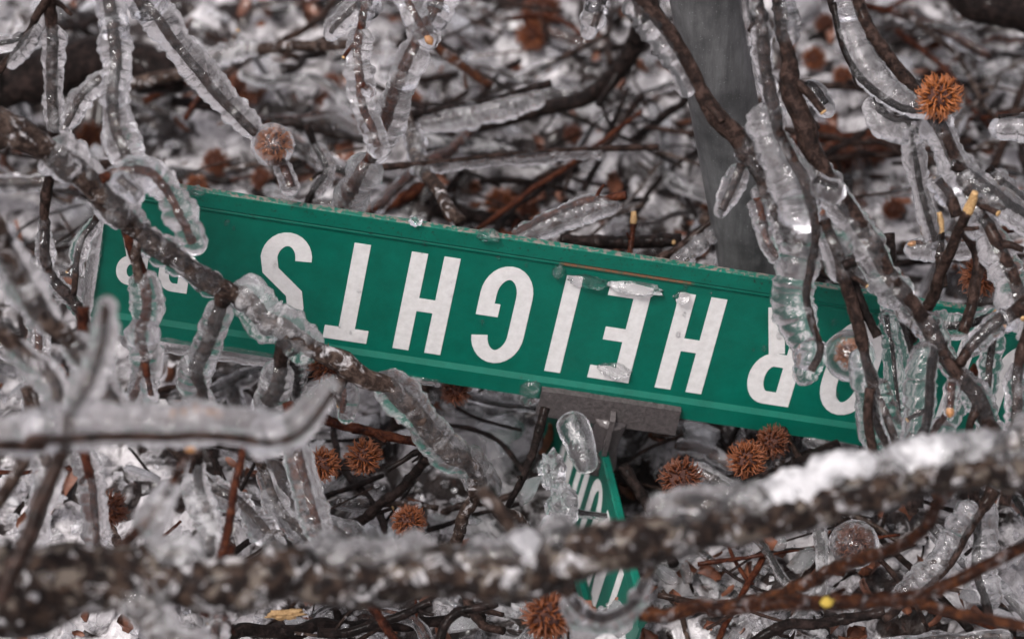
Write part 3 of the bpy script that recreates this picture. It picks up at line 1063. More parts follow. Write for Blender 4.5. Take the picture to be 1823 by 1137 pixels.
# --- the long diagonal branch and what hangs from it
branch('fallen_branch', 'long grey branch running diagonally across the left half of the sign', 'branch',
       [(-60, 175), (0, 215), (60, 256), (130, 308), (200, 372), (270, 428), (350, 486), (430, 536), (500, 582), (560, 622), (620, 656), (690, 692), (740, 742), (800, 802), (848, 846), (895, 900), (950, 966)],
       [2.36, 2.37, 2.38, 2.39, 2.41, 2.43, 2.44, 2.45, 2.46, 2.47, 2.48, 2.49, 2.5, 2.52, 2.54, 2.58, 2.62],
       [30, 30, 30, 29, 28, 24, 23, 25, 22, 22, 23, 22, 21, 20, 17, 13, 12], 'grey', ext0=0.4, stubs=3, bumpf=0.22,
       ice=[(0.17, 0.30, 38, 30, 4, -10, 'ice', 0.26, 0.5), (0.30, 0.42, 26, 25, 6, 2, 'ice_clear', 0.24, 0.4), (0.44, 0.555, 30, 25, 10, -12, 'ice_milky', 0.28, 0.3), (0.45, 0.56, 25, 23, -8, 8, 'ice', 0.2, 0.5), (0.655, 0.865, 37, 30, 2, -6, 'ice', 0.13, 0.75)],
       forks=[([(848, 850), (838, 895), (820, 935), (800, 985)], (2.54, 2.6), (12, 10)),
              ([(178, 318), (225, 305), (268, 312), (302, 346), (326, 396), (342, 432)], (2.37, 2.40), (10, 9), [(0.12, 1.0, 32, 25, 4, -2, 'ice', 0.16)], 'red', 0.10),
              ([(215, 318), (232, 335), (242, 344)], 2.36, (10, 9), [(0.0, 1.0, 22, 20, 0, 0, 'ice', 0.15)], 'brown'),
              ([(225, 395), (236, 440), (254, 500), (264, 548), (250, 594), (256, 640), (247, 690), (236, 712)], (2.42, 2.47), (12, 8), [(0.3, 0.62, 30, 28, 0, 0, 'ice', 0.17), (0.55, 1.0, 24, 26, 4, 0, 'ice', 0.2)], 'red', 0.08),
              ([(256, 640), (262, 680), (268, 705)], 2.45, (7, 6), [(0.5, 1.0, 14, 15, 0, 4, 'ice_clear', 0.1)], 'red'),
              ([(396, 530), (384, 568), (366, 618), (352, 660), (356, 706), (368, 752)], (2.44, 2.5), (15, 9), [(0.08, 0.5, 25, 25, -2, 0, 'ice', 0.15), (0.45, 1.0, 32, 26, -6, 4, 'ice', 0.2)], 'brown'),
              ([(506, 592), (502, 640), (494, 680), (478, 712)], (2.46, 2.52), (13, 12), [(0.5, 1.0, 26, 34, -4, 4, 'ice', 0.2)], 'brown'),
              ([(520, 612), (526, 660), (530, 712), (540, 745)], (2.48, 2.56), (8, 6), [(0.2, 1.0, 16, 14, 3, 0, 'ice_clear', 0.2)], 'dark'),
              ([(600, 660), (612, 700), (610, 735)], 2.49, (8, 6), [(0.1, 1.0, 22, 16, 6, 4, 'ice_clear', 0.15)], 'red')])

# --- upper left
branch('iced_twig', 'long upright twig in clear ice, hanging past the left end of the sign', 'twig',
       [(82, -40), (90, 50), (95, 140), (92, 230), (88, 300), (80, 370), (80, 440), (92, 490), (128, 536), (165, 595)], (2.46, 2.56), (12, 10), 'brown', ext0=0.3, stubs=2,
       ice=[(0.16, 0.40, 21, 20, 2, 0, 'ice', 0.2), (0.45, 0.53, 14, 12, 8, 4, 'ice_clear', 0.2), (0.66, 0.78, 15, 14, 0, 0, 'ice_clear', 0.25), (0.80, 0.95, 14, 16, 4, 4, 'ice_clear', 0.25)],
       forks=[([(86, -10), (72, 20), (52, 55), (26, 92), (-20, 150)], (2.46, 2.5), (8, 7), [(0.3, 0.7, 15, 15, 6, 6, 'ice', 0.2)]), ([(50, 60), (26, 72), (-10, 78)], 2.48, (6, 5), [(0.2, 1, 15, 15, 0, -2, 'ice', 0.2)], 'dark')])
branch('iced_twig', 'twig in thick pale ice forking above the diagonal branch', 'twig',
       [(188, -40), (200, 40), (205, 110), (204, 170), (208, 225), (222, 268), (240, 310)], (2.44, 2.40), (13, 12), 'brown', ext0=0.3,
       ice=[(0.08, 0.62, 30, 26, 2, 0, 'ice', 0.18), (0.62, 1.0, 24, 26, 6, 0, 'ice_clear', 0.22)],
       forks=[([(200, 130), (165, 152), (138, 180), (116, 225)], 2.46, (9, 7), [(0.05, 1.0, 20, 17, 0, 0, 'ice', 0.16)]), ([(196, 170), (192, 220), (188, 275)], 2.44, (4, 3), [(0.0, 1.0, 11, 8, 0, 0, 'ice', 0.15)])])
branch('iced_twig', 'straight diagonal twig in wide ice ending at an ice-cased seed ball', 'twig',
       [(215, -50), (262, 10), (310, 75), (360, 135), (412, 195), (460, 242)], (2.46, 2.52), (11, 10), 'brown', ext0=0.3,
       ice=[(0.05, 0.98, 33, 27, 4, -6, 'ice', 0.13, 0.4)],
       forks=[([(488, 268), (505, 300), (518, 334)], 2.53, (8, 9), [(0.3, 1.0, 15, 17, 0, 2, 'ice_clear', 0.06)], 'red')])
branch('fallen_log', 'dark broken log end lying in the ice far behind the sign', 'log',
       [(-80, 128), (20, 126), (120, 120), (220, 126), (330, 132)], (2.98, 3.02), (50, 38), 'dark', ext0=0.5, seg=28, bumpf=0.25)
branch('fallen_branch', 'pale frosted branch reaching out from the end of the dark broken log', 'branch',
       [(330, 128), (400, 96), (470, 86), (560, 82), (650, 76)], (2.98, 2.92), (12, 9), 'grey', ext0=0.1, stubs=2, ice=[(0.0, 0.4, 20, 16, 0, -4, 'ice_milky', 0.25)])

# --- top middle
branch('iced_twig', 'knobbly twig hanging in an icicle with a small drop at its side', 'twig',
       [(660, -50), (652, 0), (644, 40), (638, 90), (640, 140), (648, 190), (662, 232), (672, 262)], (2.48, 2.5), (10, 8), 'red', ext0=0.25, wrinkle=0.10, stubs=2,
       ice=[(0.0, 0.36, 20, 16, 4, 0, 'ice', 0.2), (0.42, 1.0, 25, 22, 2, 0, 'ice', 0.16)],
       forks=[([(644, 5), (622, 22), (598, 46), (590, 58)], 2.49, (8, 5), [(0.15, 1.0, 20, 17, 0, -2, 'ice', 0.12)], 'brown'), ([(645, 150), (656, 158)], 2.47, (7, 6), [(0.3, 1.0, 12, 11, 4, 4, 'ice_clear', 0.05)], 'red')])
branch('iced_twig', 'amber twig tip in a rounded ice finger above the sign', 'twig',
       [(700, -60), (718, -20), (736, 22), (760, 66)], 2.49, (8, 7), 'red', ext0=0.2, bud=True, ice=[(0.1, 1.0, 25, 21, 2, 0, 'ice', 0.12)])
branch('iced_twig', 'reddish twig in broad flat ice slanting down to the upper rim of the sign', 'twig',
       [(800, -60), (768, 20), (738, 90), (712, 145), (692, 208), (668, 262), (636, 322), (612, 376)], [2.5, 2.5, 2.51, 2.52, 2.54, 2.56, 2.6, 2.64], (13, 10), 'red', ext0=0.25,
       ice=[(0.0, 0.36, 30, 28, 2, 0, 'ice', 0.2), (0.36, 0.64, 30, 26, 2, 0, 'ice', 0.16), (0.72, 1.0, 30, 28, 0, 0, 'ice', 0.18)])
branch('iced_twig', 'stub of iced twig hanging left of the steel post top', 'twig',
       [(1082, -50), (1072, -10), (1062, 24), (1054, 48)], 2.45, (9, 8), 'brown', ext0=0.2, wrinkle=0.1, ice=[(0.2, 1.0, 22, 20, -8, 4, 'ice_clear', 0.14)])
branch('fallen_branch', 'dark crooked branch behind, curving down beside the post-crossing branch', 'branch',
       [(1150, 20), (1130, 80), (1090, 140), (1050, 172), (985, 190)], (2.9, 2.98), (18, 14), 'dark', ext0=0.25, ext1=0.2, stubs=2)

# --- the branch across the post
branch('fallen_branch', 'reddish-brown branch leaning across the steel post', 'branch',
       [(1100, -70), (1145, -5), (1185, 55), (1222, 120), (1262, 190), (1308, 246), (1344, 305), (1372, 352), (1402, 402), (1418, 446)], (2.42, 2.46), [22, 22, 21, 20, 19, 18, 17, 17, 15, 12], 'brown', ext0=0.4, stubs=3,
       ice=[(0.22, 0.50, 20, 14, -20, 10, 'ice_clear', 0.3), (0.60, 0.78, 18, 18, 8, 4, 'ice_clear', 0.3), (0.80, 0.95, 20, 20, -4, 6, 'ice', 0.3)],
       forks=[([(1318, 292), (1308, 324), (1296, 352), (1286, 374)], 2.44, (9, 8), [(0.1, 1.0, 22, 15, -2, 0, 'ice_clear', 0.12)], 'brown', 0.08),
              ([(1348, 350), (1358, 385), (1366, 425), (1388, 462)], 2.45, (9, 7), [(0.05, 0.4, 17, 17, -2, 0, 'ice_clear', 0.15), (0.4, 1.0, 18, 14, 0, 0, 'ice', 0.2)], 'red')])

# --- the iced cluster over the right end of the sign
branch('iced_twig', 'gnarled twig in a fat clear ice column hanging over the letter R', 'twig',
       [(1340, -60), (1350, 20), (1362, 100), (1376, 180), (1386, 240), (1412, 290), (1442, 350), (1452, 410), (1444, 470), (1436, 520), (1442, 572), (1456, 618), (1444, 660)], (2.42, 2.45), [13, 13, 13, 14, 15, 14, 14, 12, 11, 11, 11, 10, 9], 'brown', ext0=0.3, wrinkle=0.05, stubs=3,
       ice=[(0.38, 0.62, 36, 40, -16, -4, 'ice', 0.12, 0.4), (0.60, 0.965, 40, 32, -22, -4, 'ice_clear', 0.10, 0.3), (0.93, 1.0, 26, 24, -12, 4, 'ice_clear', 0.06, 0.2), (0.05, 0.3, 15, 16, -3, 0, 'ice_clear', 0.25), (0.3, 0.38, 20, 20, 0, 0, 'ice_clear', 0.3)])
branch('fallen_branch', 'stout brown branch in glassy ice running down across the covered right sign end', 'branch',
       [(1380, -70), (1392, 20), (1400, 100), (1412, 172), (1432, 232), (1466, 296), (1502, 356), (1540, 420), (1580, 482), (1622, 542), (1662, 602), (1702, 662), (1742, 722), (1790, 800)], (2.43, 2.47), [15, 15, 16, 19, 20, 21, 20, 21, 20, 20, 19, 18, 18, 20], 'brown', ext0=0.3, ext1=0.1, stubs=6,
       ice=[(0.02, 0.16, 21, 20, 10, 0, 'ice_clear', 0.3), (0.40, 0.72, 31, 31, -8, -2, 'ice', 0.16, 0.6), (0.72, 1.0, 25, 26, 2, -2, 'ice_clear', 0.24, 0.5)],
       forks=[([(1412, 172), (1440, 150), (1458, 165), (1470, 185)], 2.5, (9, 7), [(0.4, 1.0, 17, 20, 2, 6, 'ice_clear', 0.1)], 'dark'),
              ([(1452, 318), (1475, 330), (1490, 336)], 2.42, (8, 7), [(0.2, 1.0, 22, 22, 0, 2, 'ice_clear', 0.08)], 'dark')])
branch('bare_twig', 'slim brown twig dropping beside the ice-cased seed ball on the sign', 'twig',
       [(1466, 395), (1484, 440), (1500, 486), (1516, 540), (1530, 600), (1546, 665), (1556, 720), (1568, 770), (1592, 825)], (2.44, 2.47), [11, 11, 12, 12, 12, 12, 11, 10, 10], 'brown', ext1=0.04, stubs=1,
       ice=[(0.05, 0.18, 26, 32, 2, 2, 'ice_clear', 0.14), (0.54, 1.0, 24, 26, -8, 4, 'ice_clear', 0.16)],
       forks=[([(1498, 455), (1516, 500), (1544, 560), (1562, 600)], 2.46, (10, 8), [], 'dark'), ([(1500, 476), (1512, 470), (1522, 466)], 2.43, (9, 8), [], 'dark'),
              ([(1544, 665), (1570, 712), (1592, 768), (1606, 830)], 2.46, (9, 9), [(0.1, 1.0, 18, 18, 6, 0, 'ice_clear', 0.2)], 'brown'), ([(1550, 690), (1544, 740), (1556, 800), (1566, 840)], 2.45, (9, 8), [], 'brown')])
branch('iced_twig', 'crooked dark twig with a long clear ice blade over the green sign', 'twig',
       [(1588, 470), (1596, 540), (1614, 590), (1628, 640)], 2.5, (10, 9), 'dark',
       ice=[(0.0, 1.0, 20, 18, -8, 10, 'ice_clear', 0.12)], stubs=1, ext0=0.02,
       forks=[([(1580, 560), (1590, 640), (1598, 720), (1604, 780)], 2.5, (5, 4), [(0.0, 1.0, 19, 15, 0, 0, 'ice_clear', 0.12)])])
branch('iced_twig', 'knotted dark twig bedded in a thick upright ice slab beside the ice blade', 'twig',
       [(1664, 620), (1654, 670), (1650, 720), (1644, 770), (1640, 830)], 2.44, (11, 11), 'dark', wrinkle=0.06, stubs=2, ext1=0.03,
       ice=[(0.0, 1.0, 25, 27, -14, 0, 'ice_clear', 0.13)])
branch('iced_twig', 'short bud in a clear ice drop hung from the stout branch', 'twig',
       [(1694, 680), (1692, 705), (1690, 728)], 2.42, (9, 7), 'red', bud=True, ice=[(0.0, 1.0, 15, 13, 0, 2, 'ice_clear', 0.08)])
branch('iced_twig', 'rust-coloured twig under ice slanting behind the hanging bud', 'twig',
       [(1712, 700), (1690, 730), (1668, 760), (1650, 790)], 2.5, (9, 8), 'red', ice=[(0.0, 1.0, 20, 18, 4, 8, 'ice', 0.15)], ext0=0.02, ext1=0.03)
branch('iced_twig', 'ringed twig stretching left from the right bundle over the sign rim', 'twig',
       [(1812, 552), (1780, 572), (1752, 596), (1728, 622), (1705, 648)], 2.46, (14, 10), 'brown', wrinkle=0.10, ext0=0.1, ice=[(0.1, 0.75, 21, 19, 0, 0, 'ice_clear', 0.15)])
branch('iced_twig', 'dark twig under a flat ice cap lying along the rim of the covered sign end', 'twig',
       [(1662, 570), (1690, 580), (1730, 576), (1770, 560)], 2.52, (9, 8), 'dark', ice=[(0.0, 1.0, 22, 22, 4, -4, 'ice_clear', 0.15)], bud=True)
branch('iced_twig', 'pale ice-wrapped twig hanging over the last covered letter', 'twig',
       [(1768, 590), (1764, 640), (1758, 690)], 2.48, (8, 7), 'brown', wrinkle=0.1, ice=[(0.0, 1.0, 22, 19, 0, 4, 'ice_clear', 0.1)])
branch('iced_twig', 'frosted twig at the edge of the covered last letter', 'twig',
       [(1840, 560), (1822, 620), (1812, 680), (1808, 740), (1800, 800)], 2.44, (12, 11), 'brown', ext0=0.15, ext1=0.04, stubs=1, ice=[(0.4, 1.0, 19, 20, -2, 0, 'ice_clear', 0.2)])

# --- upper right
branch('iced_twig', 'paired twigs frozen into one sheet leading to the bright seed ball', 'twig',
       [(1470, -50), (1484, 10), (1496, 70), (1520, 120), (1560, 160), (1604, 190), (1650, 196)], (2.5, 2.48), (10, 9), 'dark', ext0=0.25, stubs=2,
       ice=[(0.05, 0.98, 24, 26, 22, -8, 'ice', 0.12)],
       forks=[([(1516, -40), (1540, 30), (1566, 80), (1596, 126), (1634, 168)], 2.49, (12, 12), [], 'brown'), ([(1522, 122), (1524, 142), (1530, 158)], 2.49, (5, 4), [], 'dark')])
branch('fallen_branch', 'knotty branch in crusted ice descending from the bright seed ball', 'branch',
       [(1666, 205), (1688, 258), (1712, 312), (1740, 362), (1768, 412), (1792, 466), (1812, 520), (1850, 590)], (2.48, 2.46), (17, 16), 'brown', ext1=0.2, stubs=5,
       ice=[(0.02, 0.30, 28, 32, -2, -2, 'ice', 0.2, 0.7), (0.30, 0.95, 34, 36, 0, 0, 'ice', 0.2, 0.7)],
       forks=[([(1700, 292), (1740, 320), (1790, 362), (1850, 400)], 2.47, (11, 9), [(0.1, 1.0, 22, 26, 4, 8, 'ice', 0.2)], 'dark')])
branch('iced_twig', 'crooked dark twig with drooping ice left of the bright seed ball', 'twig',
       [(1560, 168), (1566, 196), (1590, 212), (1625, 212), (1660, 208)], 2.5, (10, 10), 'dark', stubs=2,
       ice=[(0.0, 0.95, 24, 26, -2, 12, 'ice', 0.14)],
       forks=[([(1620, 235), (1632, 290), (1640, 340), (1654, 390), (1664, 428)], (2.5, 2.53), (6, 6), [(0.0, 1.0, 20, 18, 0, 0, 'ice', 0.16)], 'dark')])
branch('bare_twig', 'snapped dark twig with a pale torn wood end beside the knotty branch', 'twig',
       [(1660, 525), (1678, 480), (1694, 440), (1712, 402), (1722, 376)], (2.5, 2.45), (11, 9), 'brown', ext0=0.06, cut=5.0, stubs=2,
       forks=[([(1710, 404), (1734, 440), (1742, 480), (1732, 530), (1712, 590)], 2.49, (11, 10), [], 'brown'), ([(1668, 320), (1690, 350), (1704, 388)], 2.46, (11, 11), [(0.0, 0.5, 18, 16, -6, 2, 'ice_clear', 0.2)], 'brown')])
branch('bare_twig', 'small pale torn twig end standing in ice left of the snapped twig', 'twig',
       [(1674, 452), (1673, 430), (1672, 412)], 2.53, (9, 8), 'brown', cut=4.5, ext0=0.03, ice=[(0.0, 0.6, 16, 15, 0, 0, 'ice_clear', 0.15)])
branch('iced_twig', 'split twig lying in a flat oval of ice beneath the torn twig end', 'twig',
       [(1735, 424), (1690, 428), (1655, 432), (1628, 434)], 2.54, (7, 6), 'red', bud=True, ext0=0.03, ice=[(0.0, 1.0, 25, 23, 0, 4, 'ice', 0.1)])
branch('iced_twig', 'twig end capped by a wide ice drip right of the bright seed ball', 'twig',
       [(1870, 210), (1820, 206), (1780, 208)], 2.55, (9, 8), 'dark', ext0=0.1, wrinkle=0.08, ice=[(0.0, 1.0, 26, 22, 0, 14, 'ice', 0.12)])
branch('iced_twig', 'frosted twig crossing low behind the bright seed ball branch', 'twig',
       [(1760, 300), (1790, 330), (1830, 356), (1870, 370)], 2.58, (9, 8), 'dark', ext1=0.1, ice=[(0.1, 1.0, 22, 22, 0, 4, 'ice', 0.2)])
branch('fallen_branch', 'thick blackish branch in the blurred litter beyond the bright seed ball', 'branch',
       [(1700, -20), (1760, 10), (1830, 34), (1900, 50)], 2.95, (26, 34), 'dark', ext0=0.2, ext1=0.3, stubs=1)

# --- twigs hanging lower left, behind the ice bar
for lab, pts, d, r, mt, ice in [
    ('red twig in a pale ice sheath behind the ice bar, beside the dark seed ball', [(140, 790), (158, 840), (166, 890), (174, 965)], 2.4, (10, 8), 'red', [(0.1, 1.0, 25, 24, 0, 0, 'ice', 0.16)]),
    ('reddish twig in glass-clear ice hanging right of the ice bar tip', [(530, 800), (542, 850), (556, 900), (570, 950)], 2.42, (10, 8), 'red', [(0.0, 1.0, 28, 27, 0, 0, 'ice', 0.12)]),
    ('short dark twig stub in ice directly beneath the ice bar', [(352, 830), (358, 880), (376, 930), (372, 965)], 2.36, (11, 9), 'brown', [(0.0, 1.0, 26, 28, -4, 0, 'ice_milky', 0.2)]),
    ('slanting twig in greenish clear ice below the tip of the ice bar', [(340, 830), (380, 868), (430, 895), (470, 940), (500, 985)], 2.46, (12, 8), 'grey', [(0.1, 1.0, 24, 22, 0, 0, 'ice', 0.2)]),
    ('pale frosted twig running down beside the greenish iced twig', [(470, 840), (490, 890), (520, 930), (560, 975)], 2.5, (9, 8), 'grey', [(0.0, 1.0, 20, 18, 0, 0, 'ice', 0.22)]),
    ('dark twig in ice at the far end of the thick branch', [(70, 780), (85, 840), (78, 900), (60, 960), (30, 1000)], 2.34, (13, 9), 'grey', [(0.0, 1.0, 25, 26, -6, 0, 'ice', 0.25)]),
    ('bent icy twig under the rime-patched slanting branch', [(150, 640), (150, 700), (140, 750), (150, 800)], 2.32, (11, 9), 'red', [(0.0, 0.9, 22, 22, -4, 0, 'ice', 0.2)]),
    ('thin red twig frozen against the lower left sign corner', [(0, 600), (30, 622), (60, 634), (100, 660)], 2.5, (8, 7), 'red', [(0.0, 1.0, 17, 16, 0, 6, 'ice', 0.25)]),
    ('upright iced twig standing left of the sign corner', [(56, 720), (60, 660), (68, 610), (66, 560)], 2.48, (9, 8), 'red', [(0.0, 1.0, 20, 18, 0, 0, 'ice', 0.2)]),
    ('drooping iced twig beside the ice-crusted left end of the sign', [(168, 395), (150, 420), (140, 450), (136, 478)], 2.5, (7, 6), 'brown', [(0.0, 1.0, 17, 14, 0, 0, 'ice_clear', 0.2)]),
    ('blurred twig below the icy fork of the thick branch', [(285, 1060), (300, 1100), (310, 1160)], 2.3, (10, 9), 'red', [(0.0, 1.0, 22, 22, 0, 0, 'ice', 0.2)]),
    ('red twig in an upright ice tube under the thick branch', [(395, 1060), (388, 1100), (382, 1160)], 2.34, (11, 10), 'red', [(0.0, 1.0, 25, 26, 0, 0, 'ice', 0.15)]),
]:
    branch('iced_twig', lab, 'twig', pts, d, r, mt, ice=ice, ext0=0.03, ext1=0.02, wrinkle=0.06, stubs=1)

# --- twigs lying in the litter round the sign, in focus
for lab, pts, d, r, mt, ice, nm in [
    ('straight red-brown bare twig with a stalk, below the middle of the diagonal branch', [(596, 752), (650, 766), (700, 778), (752, 790)], 2.62, (9, 8), 'red', [], 'bare_twig'),
    ('black forked bare twig arching over the ice below the diagonal branch', [(640, 925), (690, 888), (730, 850), (756, 818), (768, 806)], (2.66, 2.60), (9, 9), 'dark', [], 'bare_twig'),
    ('thin black twig prong joined over the ice by the black fork', [(768, 808), (740, 806), (716, 820)], 2.60, (6, 5), 'dark', [], 'bare_twig'),
    ('knobbly dark twig leaning left of the crossing blade', [(962, 762), (950, 800), (932, 842), (914, 880)], (2.63, 2.6), (8, 6), 'dark', [], 'bare_twig'),
    ('dark twig slanting away right of the crossing blade', [(1125, 858), (1150, 892), (1170, 935), (1190, 980)], (2.66, 2.6), (10, 8), 'dark', [], 'bare_twig'),
    ('long straight twig on a sliver of ice below the right half of the sign', [(1150, 950), (1220, 905), (1300, 870), (1380, 838), (1462, 802)], (2.58, 2.64), (9, 9), 'dark', [(0.1, 0.9, 14, 12, 4, 12, 'ice_clear', 0.25)], 'iced_twig'),
    ('short dark twig near the seed balls under the right half of the sign', [(1440, 838), (1470, 846), (1500, 850)], 2.62, (6, 5), 'dark', [], 'bare_twig'),
    ('brown twig in a long slab of ice above the rust-brown forking twig', [(1748, 905), (1722, 950), (1690, 1000), (1650, 1045), (1600, 1080)], (2.52, 2.5), (12, 9), 'brown', [(0.0, 1.0, 24, 22, -22, -6, 'ice', 0.15)], 'iced_twig'),
    ('upright dark twig in wide ice beside the long ice slab', [(1735, 900), (1742, 950), (1740, 1000), (1752, 1060)], 2.54, (10, 9), 'dark', [(0.0, 1.0, 28, 24, 12, 0, 'ice', 0.15)], 'iced_twig'),
    ('red-tipped twig in a rounded ice case lying above the sign', [(920, 414), (970, 390), (1010, 374), (1050, 358), (1082, 354)], (2.68, 2.66), (8, 8), 'red', [(0.0, 1.0, 24, 24, 4, 6, 'ice', 0.1)], 'iced_twig'),
    ('dark twig with an ice strip lying left of the post', [(1170, 462), (1210, 440), (1245, 412), (1290, 376)], 2.7, (9, 9), 'brown', [(0.2, 1.0, 16, 16, 8, 12, 'ice', 0.2)], 'iced_twig'),
    ('black bare twig piece behind the upper rim by the post', [(1030, 432), (1080, 428), (1130, 430), (1180, 426)], 2.76, (12, 12), 'dark', [], 'bare_twig'),
    ('upright red splinter with a torn yellow end behind the upper rim', [(1118, 470), (1121, 450), (1124, 430)], 2.70, (5, 5), 'red', [], 'splinter'),
    ('thin straight twig lying level behind the middle of the sign', [(660, 300), (760, 290), (880, 278), (1000, 268), (1140, 262)], (2.78, 2.84), (7, 6), 'brown', [(0.15, 0.85, 10, 9, 0, 8, 'ice_clear', 0.3)], 'iced_twig'),
    ('grey frosted twig sloping down towards the rim behind the sign', [(728, 232), (752, 290), (780, 340), (806, 378)], (2.82, 2.76), (14, 12), 'grey', [(0.0, 0.5, 20, 18, 2, 0, 'ice', 0.25)], 'iced_twig'),
    ('twig in a long flattened ice bar lying level behind the sign', [(720, 208), (800, 192), (880, 176), (950, 156)], (2.84, 2.86), (9, 7), 'dark', [(0.15, 1.0, 22, 24, 4, 14, 'ice', 0.15)], 'iced_twig'),
    ('thin tan twig slanting in the blurred litter above the sign', [(770, 80), (810, 110), (850, 138)], 2.95, (8, 8), 'orange', [], 'bare_twig'),
    ('dark twig angled through ice just above the lettering S', [(560, 255), (580, 300), (560, 340)], 2.75, (7, 7), 'dark', [(0, 1, 14, 14, 4, 0, 'ice', .2)], 'iced_twig'),
    ('reddish stick under the thick branch with a pale broken tip', [(650, 1065), (668, 1090), (682, 1112)], 2.42, (9, 8), 'red', [], 'broken_twig'),
    ('black frosted twig curved through the ice beneath the thick branch', [(600, 1125), (650, 1118), (700, 1100), (735, 1085)], 2.5, (9, 8), 'dark', [], 'bare_twig'),
    ('black arched twig near the bottom seed ball', [(780, 1150), (790, 1115), (815, 1090), (850, 1080)], 2.48, (9, 8), 'dark', [], 'bare_twig'),
    ('dark forked sticks under the rust-brown twig', [(1330, 1150), (1400, 1110), (1460, 1108), (1540, 1095)], 2.5, (10, 9), 'dark', [], 'bare_twig'),
]:
    branch(nm, lab, 'twig', pts, d, r, mt, ice=ice, ext0=0.015, ext1=0.015, wrinkle=0.04, stubs=1, cut=(3.5 if ('torn' in lab or 'broken' in lab) else None), knots=0.18)
# ------------------------------------------------------------------ seed balls
def seed_meshes(seed, n, rr):
    rg = np.random.default_rng(seed)
    parts = []
    for i in range(n):
        z = 1 - 2 * (i + 0.5) / n
        a = i * 2.399963 + rg.normal() * 0.12
        s = math.sqrt(1 - z * z)
        d0 = np.array([s * math.cos(a), s * math.sin(a), z]) + rg.normal(size=3) * 0.07
        d0 /= np.linalg.norm(d0)
        t = np.cross(d0, rg.normal(size=3))
        t /= np.linalg.norm(t)
        ln = rr * rg.uniform(0.30, 0.56)
        c = [d0 * rr * 0.62, d0 * (rr * 0.62 + ln * 0.5) + t * ln * 0.10, d0 * (rr * 0.62 + ln * 0.85) + t * ln * 0.32, d0 * (rr * 0.62 + ln * 1.0) + t * ln * 0.62]
        parts.append(tube(np.array(c), np.array([0.060, 0.042, 0.028, 0.008]) * rr, 4))
    V, F = join(parts)
    th = np.linspace(0, math.pi, 12)
    ph = np.linspace(0, 2 * math.pi, 20, endpoint=False)
    D = np.stack([np.sin(th)[:, None] * np.cos(ph), np.sin(th)[:, None] * np.sin(ph), np.cos(th)[:, None] * np.ones(20)], -1)
    D = D * (rr * (0.64 + 0.07 * vnoise(D * 6 + seed)))[..., None]
    Fc = [[i * 20 + j, i * 20 + (j + 1) % 20, (i + 1) * 20 + (j + 1) % 20, (i + 1) * 20 + j] for i in range(11) for j in range(20)]
    return mesh_from('seed_core', D.reshape(-1, 3), Fc, M['seed_core']), V, F


SEEDS = {}
for key, mt in (('dull', 'spike'), ('mid', 'spike_mid'), ('bright', 'spike_bright')):
    for s in range(3):
        core, V, F = seed_meshes(s + 3, 210, 1.0)
        SEEDS[(key, s)] = (core, mesh_from('seed_spikes', V, F, M[mt]))


def seed_ball(label, px, py, d, rpx, key='dull', s=0, ice=None, group=None):
    c = P(px, py, d)
    rr = rpx * d / FPX
    o = thing('seed_ball', label, 'seed ball', c, group)
    core, spk = SEEDS[(key, s % 3)]
    q = Quaternion(RNG.normal(size=4)).normalized()
    for nm, me in (('core', core), ('spikes', spk)):
        k = link(nm, me, o)
        k.scale = (rr, rr, rr)
        k.rotation_mode = 'QUATERNION'
        k.rotation_quaternion = q
    if ice:
        ri, dx, dy = ice
        ce = (RIGHT * dx - UP * dy) * d / FPX
        a = ri * d / FPX
        ice_lump('ice_casing', ce, (RIGHT * a, UP * a, FWD * a), M['ice_clear'], lambda nm, V, F, mt: link(nm, mesh_from(nm, V, F, mt), o), int(px), 0.12, 26, 2.2)
    return o


seed_ball('round seed ball sealed in ice at the end of the straight diagonal twig', 487, 256, 2.52, 24, 'bright', 0, (39, 0, 2))
seed_ball('bright orange spiky seed ball topping the knotty branch', 1672, 172, 2.46, 40, 'bright', 1)
seed_ball('seed ball cased in a clear ice globe in front of the letter O', 1512, 628, 2.49, 20, 'bright', 2, (46, 0, 4))
seed_ball('rusty seed ball tucked behind the diagonal branch at the lower sign rim', 582, 650, 2.53, 33, 'mid', 1)
seed_ball('larger of two rusty seed balls huddled below the diagonal branch', 648, 812, 2.6, 32, 'mid', 2)
seed_ball('smaller of two rusty seed balls huddled by the ice bar tip', 576, 826, 2.58, 30, 'mid', 0)
seed_ball('brown seed ball half sunk in ice beside the thick branch, under the diagonal one', 728, 928, 2.62, 30, 'mid', 0)
seed_ball('dark rust seed ball lying on open ice right of the crossing blade', 1212, 852, 2.61, 38, 'dull', 1)
seed_ball('rusty seed ball against the ice below the upside-down letter R', 1330, 818, 2.63, 34, 'mid', 2)
seed_ball('half-hidden dark seed ball next to the rusty one under the letter R', 1376, 786, 2.66, 30, 'dull', 0)
seed_ball('red-brown seed ball under the thick branch beside the hooked icy twig', 975, 1096, 2.42, 44, 'mid', 1)
seed_ball('dark seed ball peeking out from below the lower sign rim left of the clamp', 812, 694, 2.68, 27, 'dull', 2)
seed_ball('dark seed ball behind the iced twigs below the ice bar', 196, 905, 2.46, 32, 'dull', 0)
seed_ball('seed ball behind the snapped twig with the pale torn end', 1745, 492, 2.56, 36, 'mid', 0)
seed_ball('frozen brown seed ball on the ice under the dark long twig', 1400, 868, 2.62, 30, 'dull', 1)
seed_ball('seed ball sunk in ice under the rust-brown forking twig', 1520, 968, 2.56, 26, 'dull', 2, (44, 0, 0))
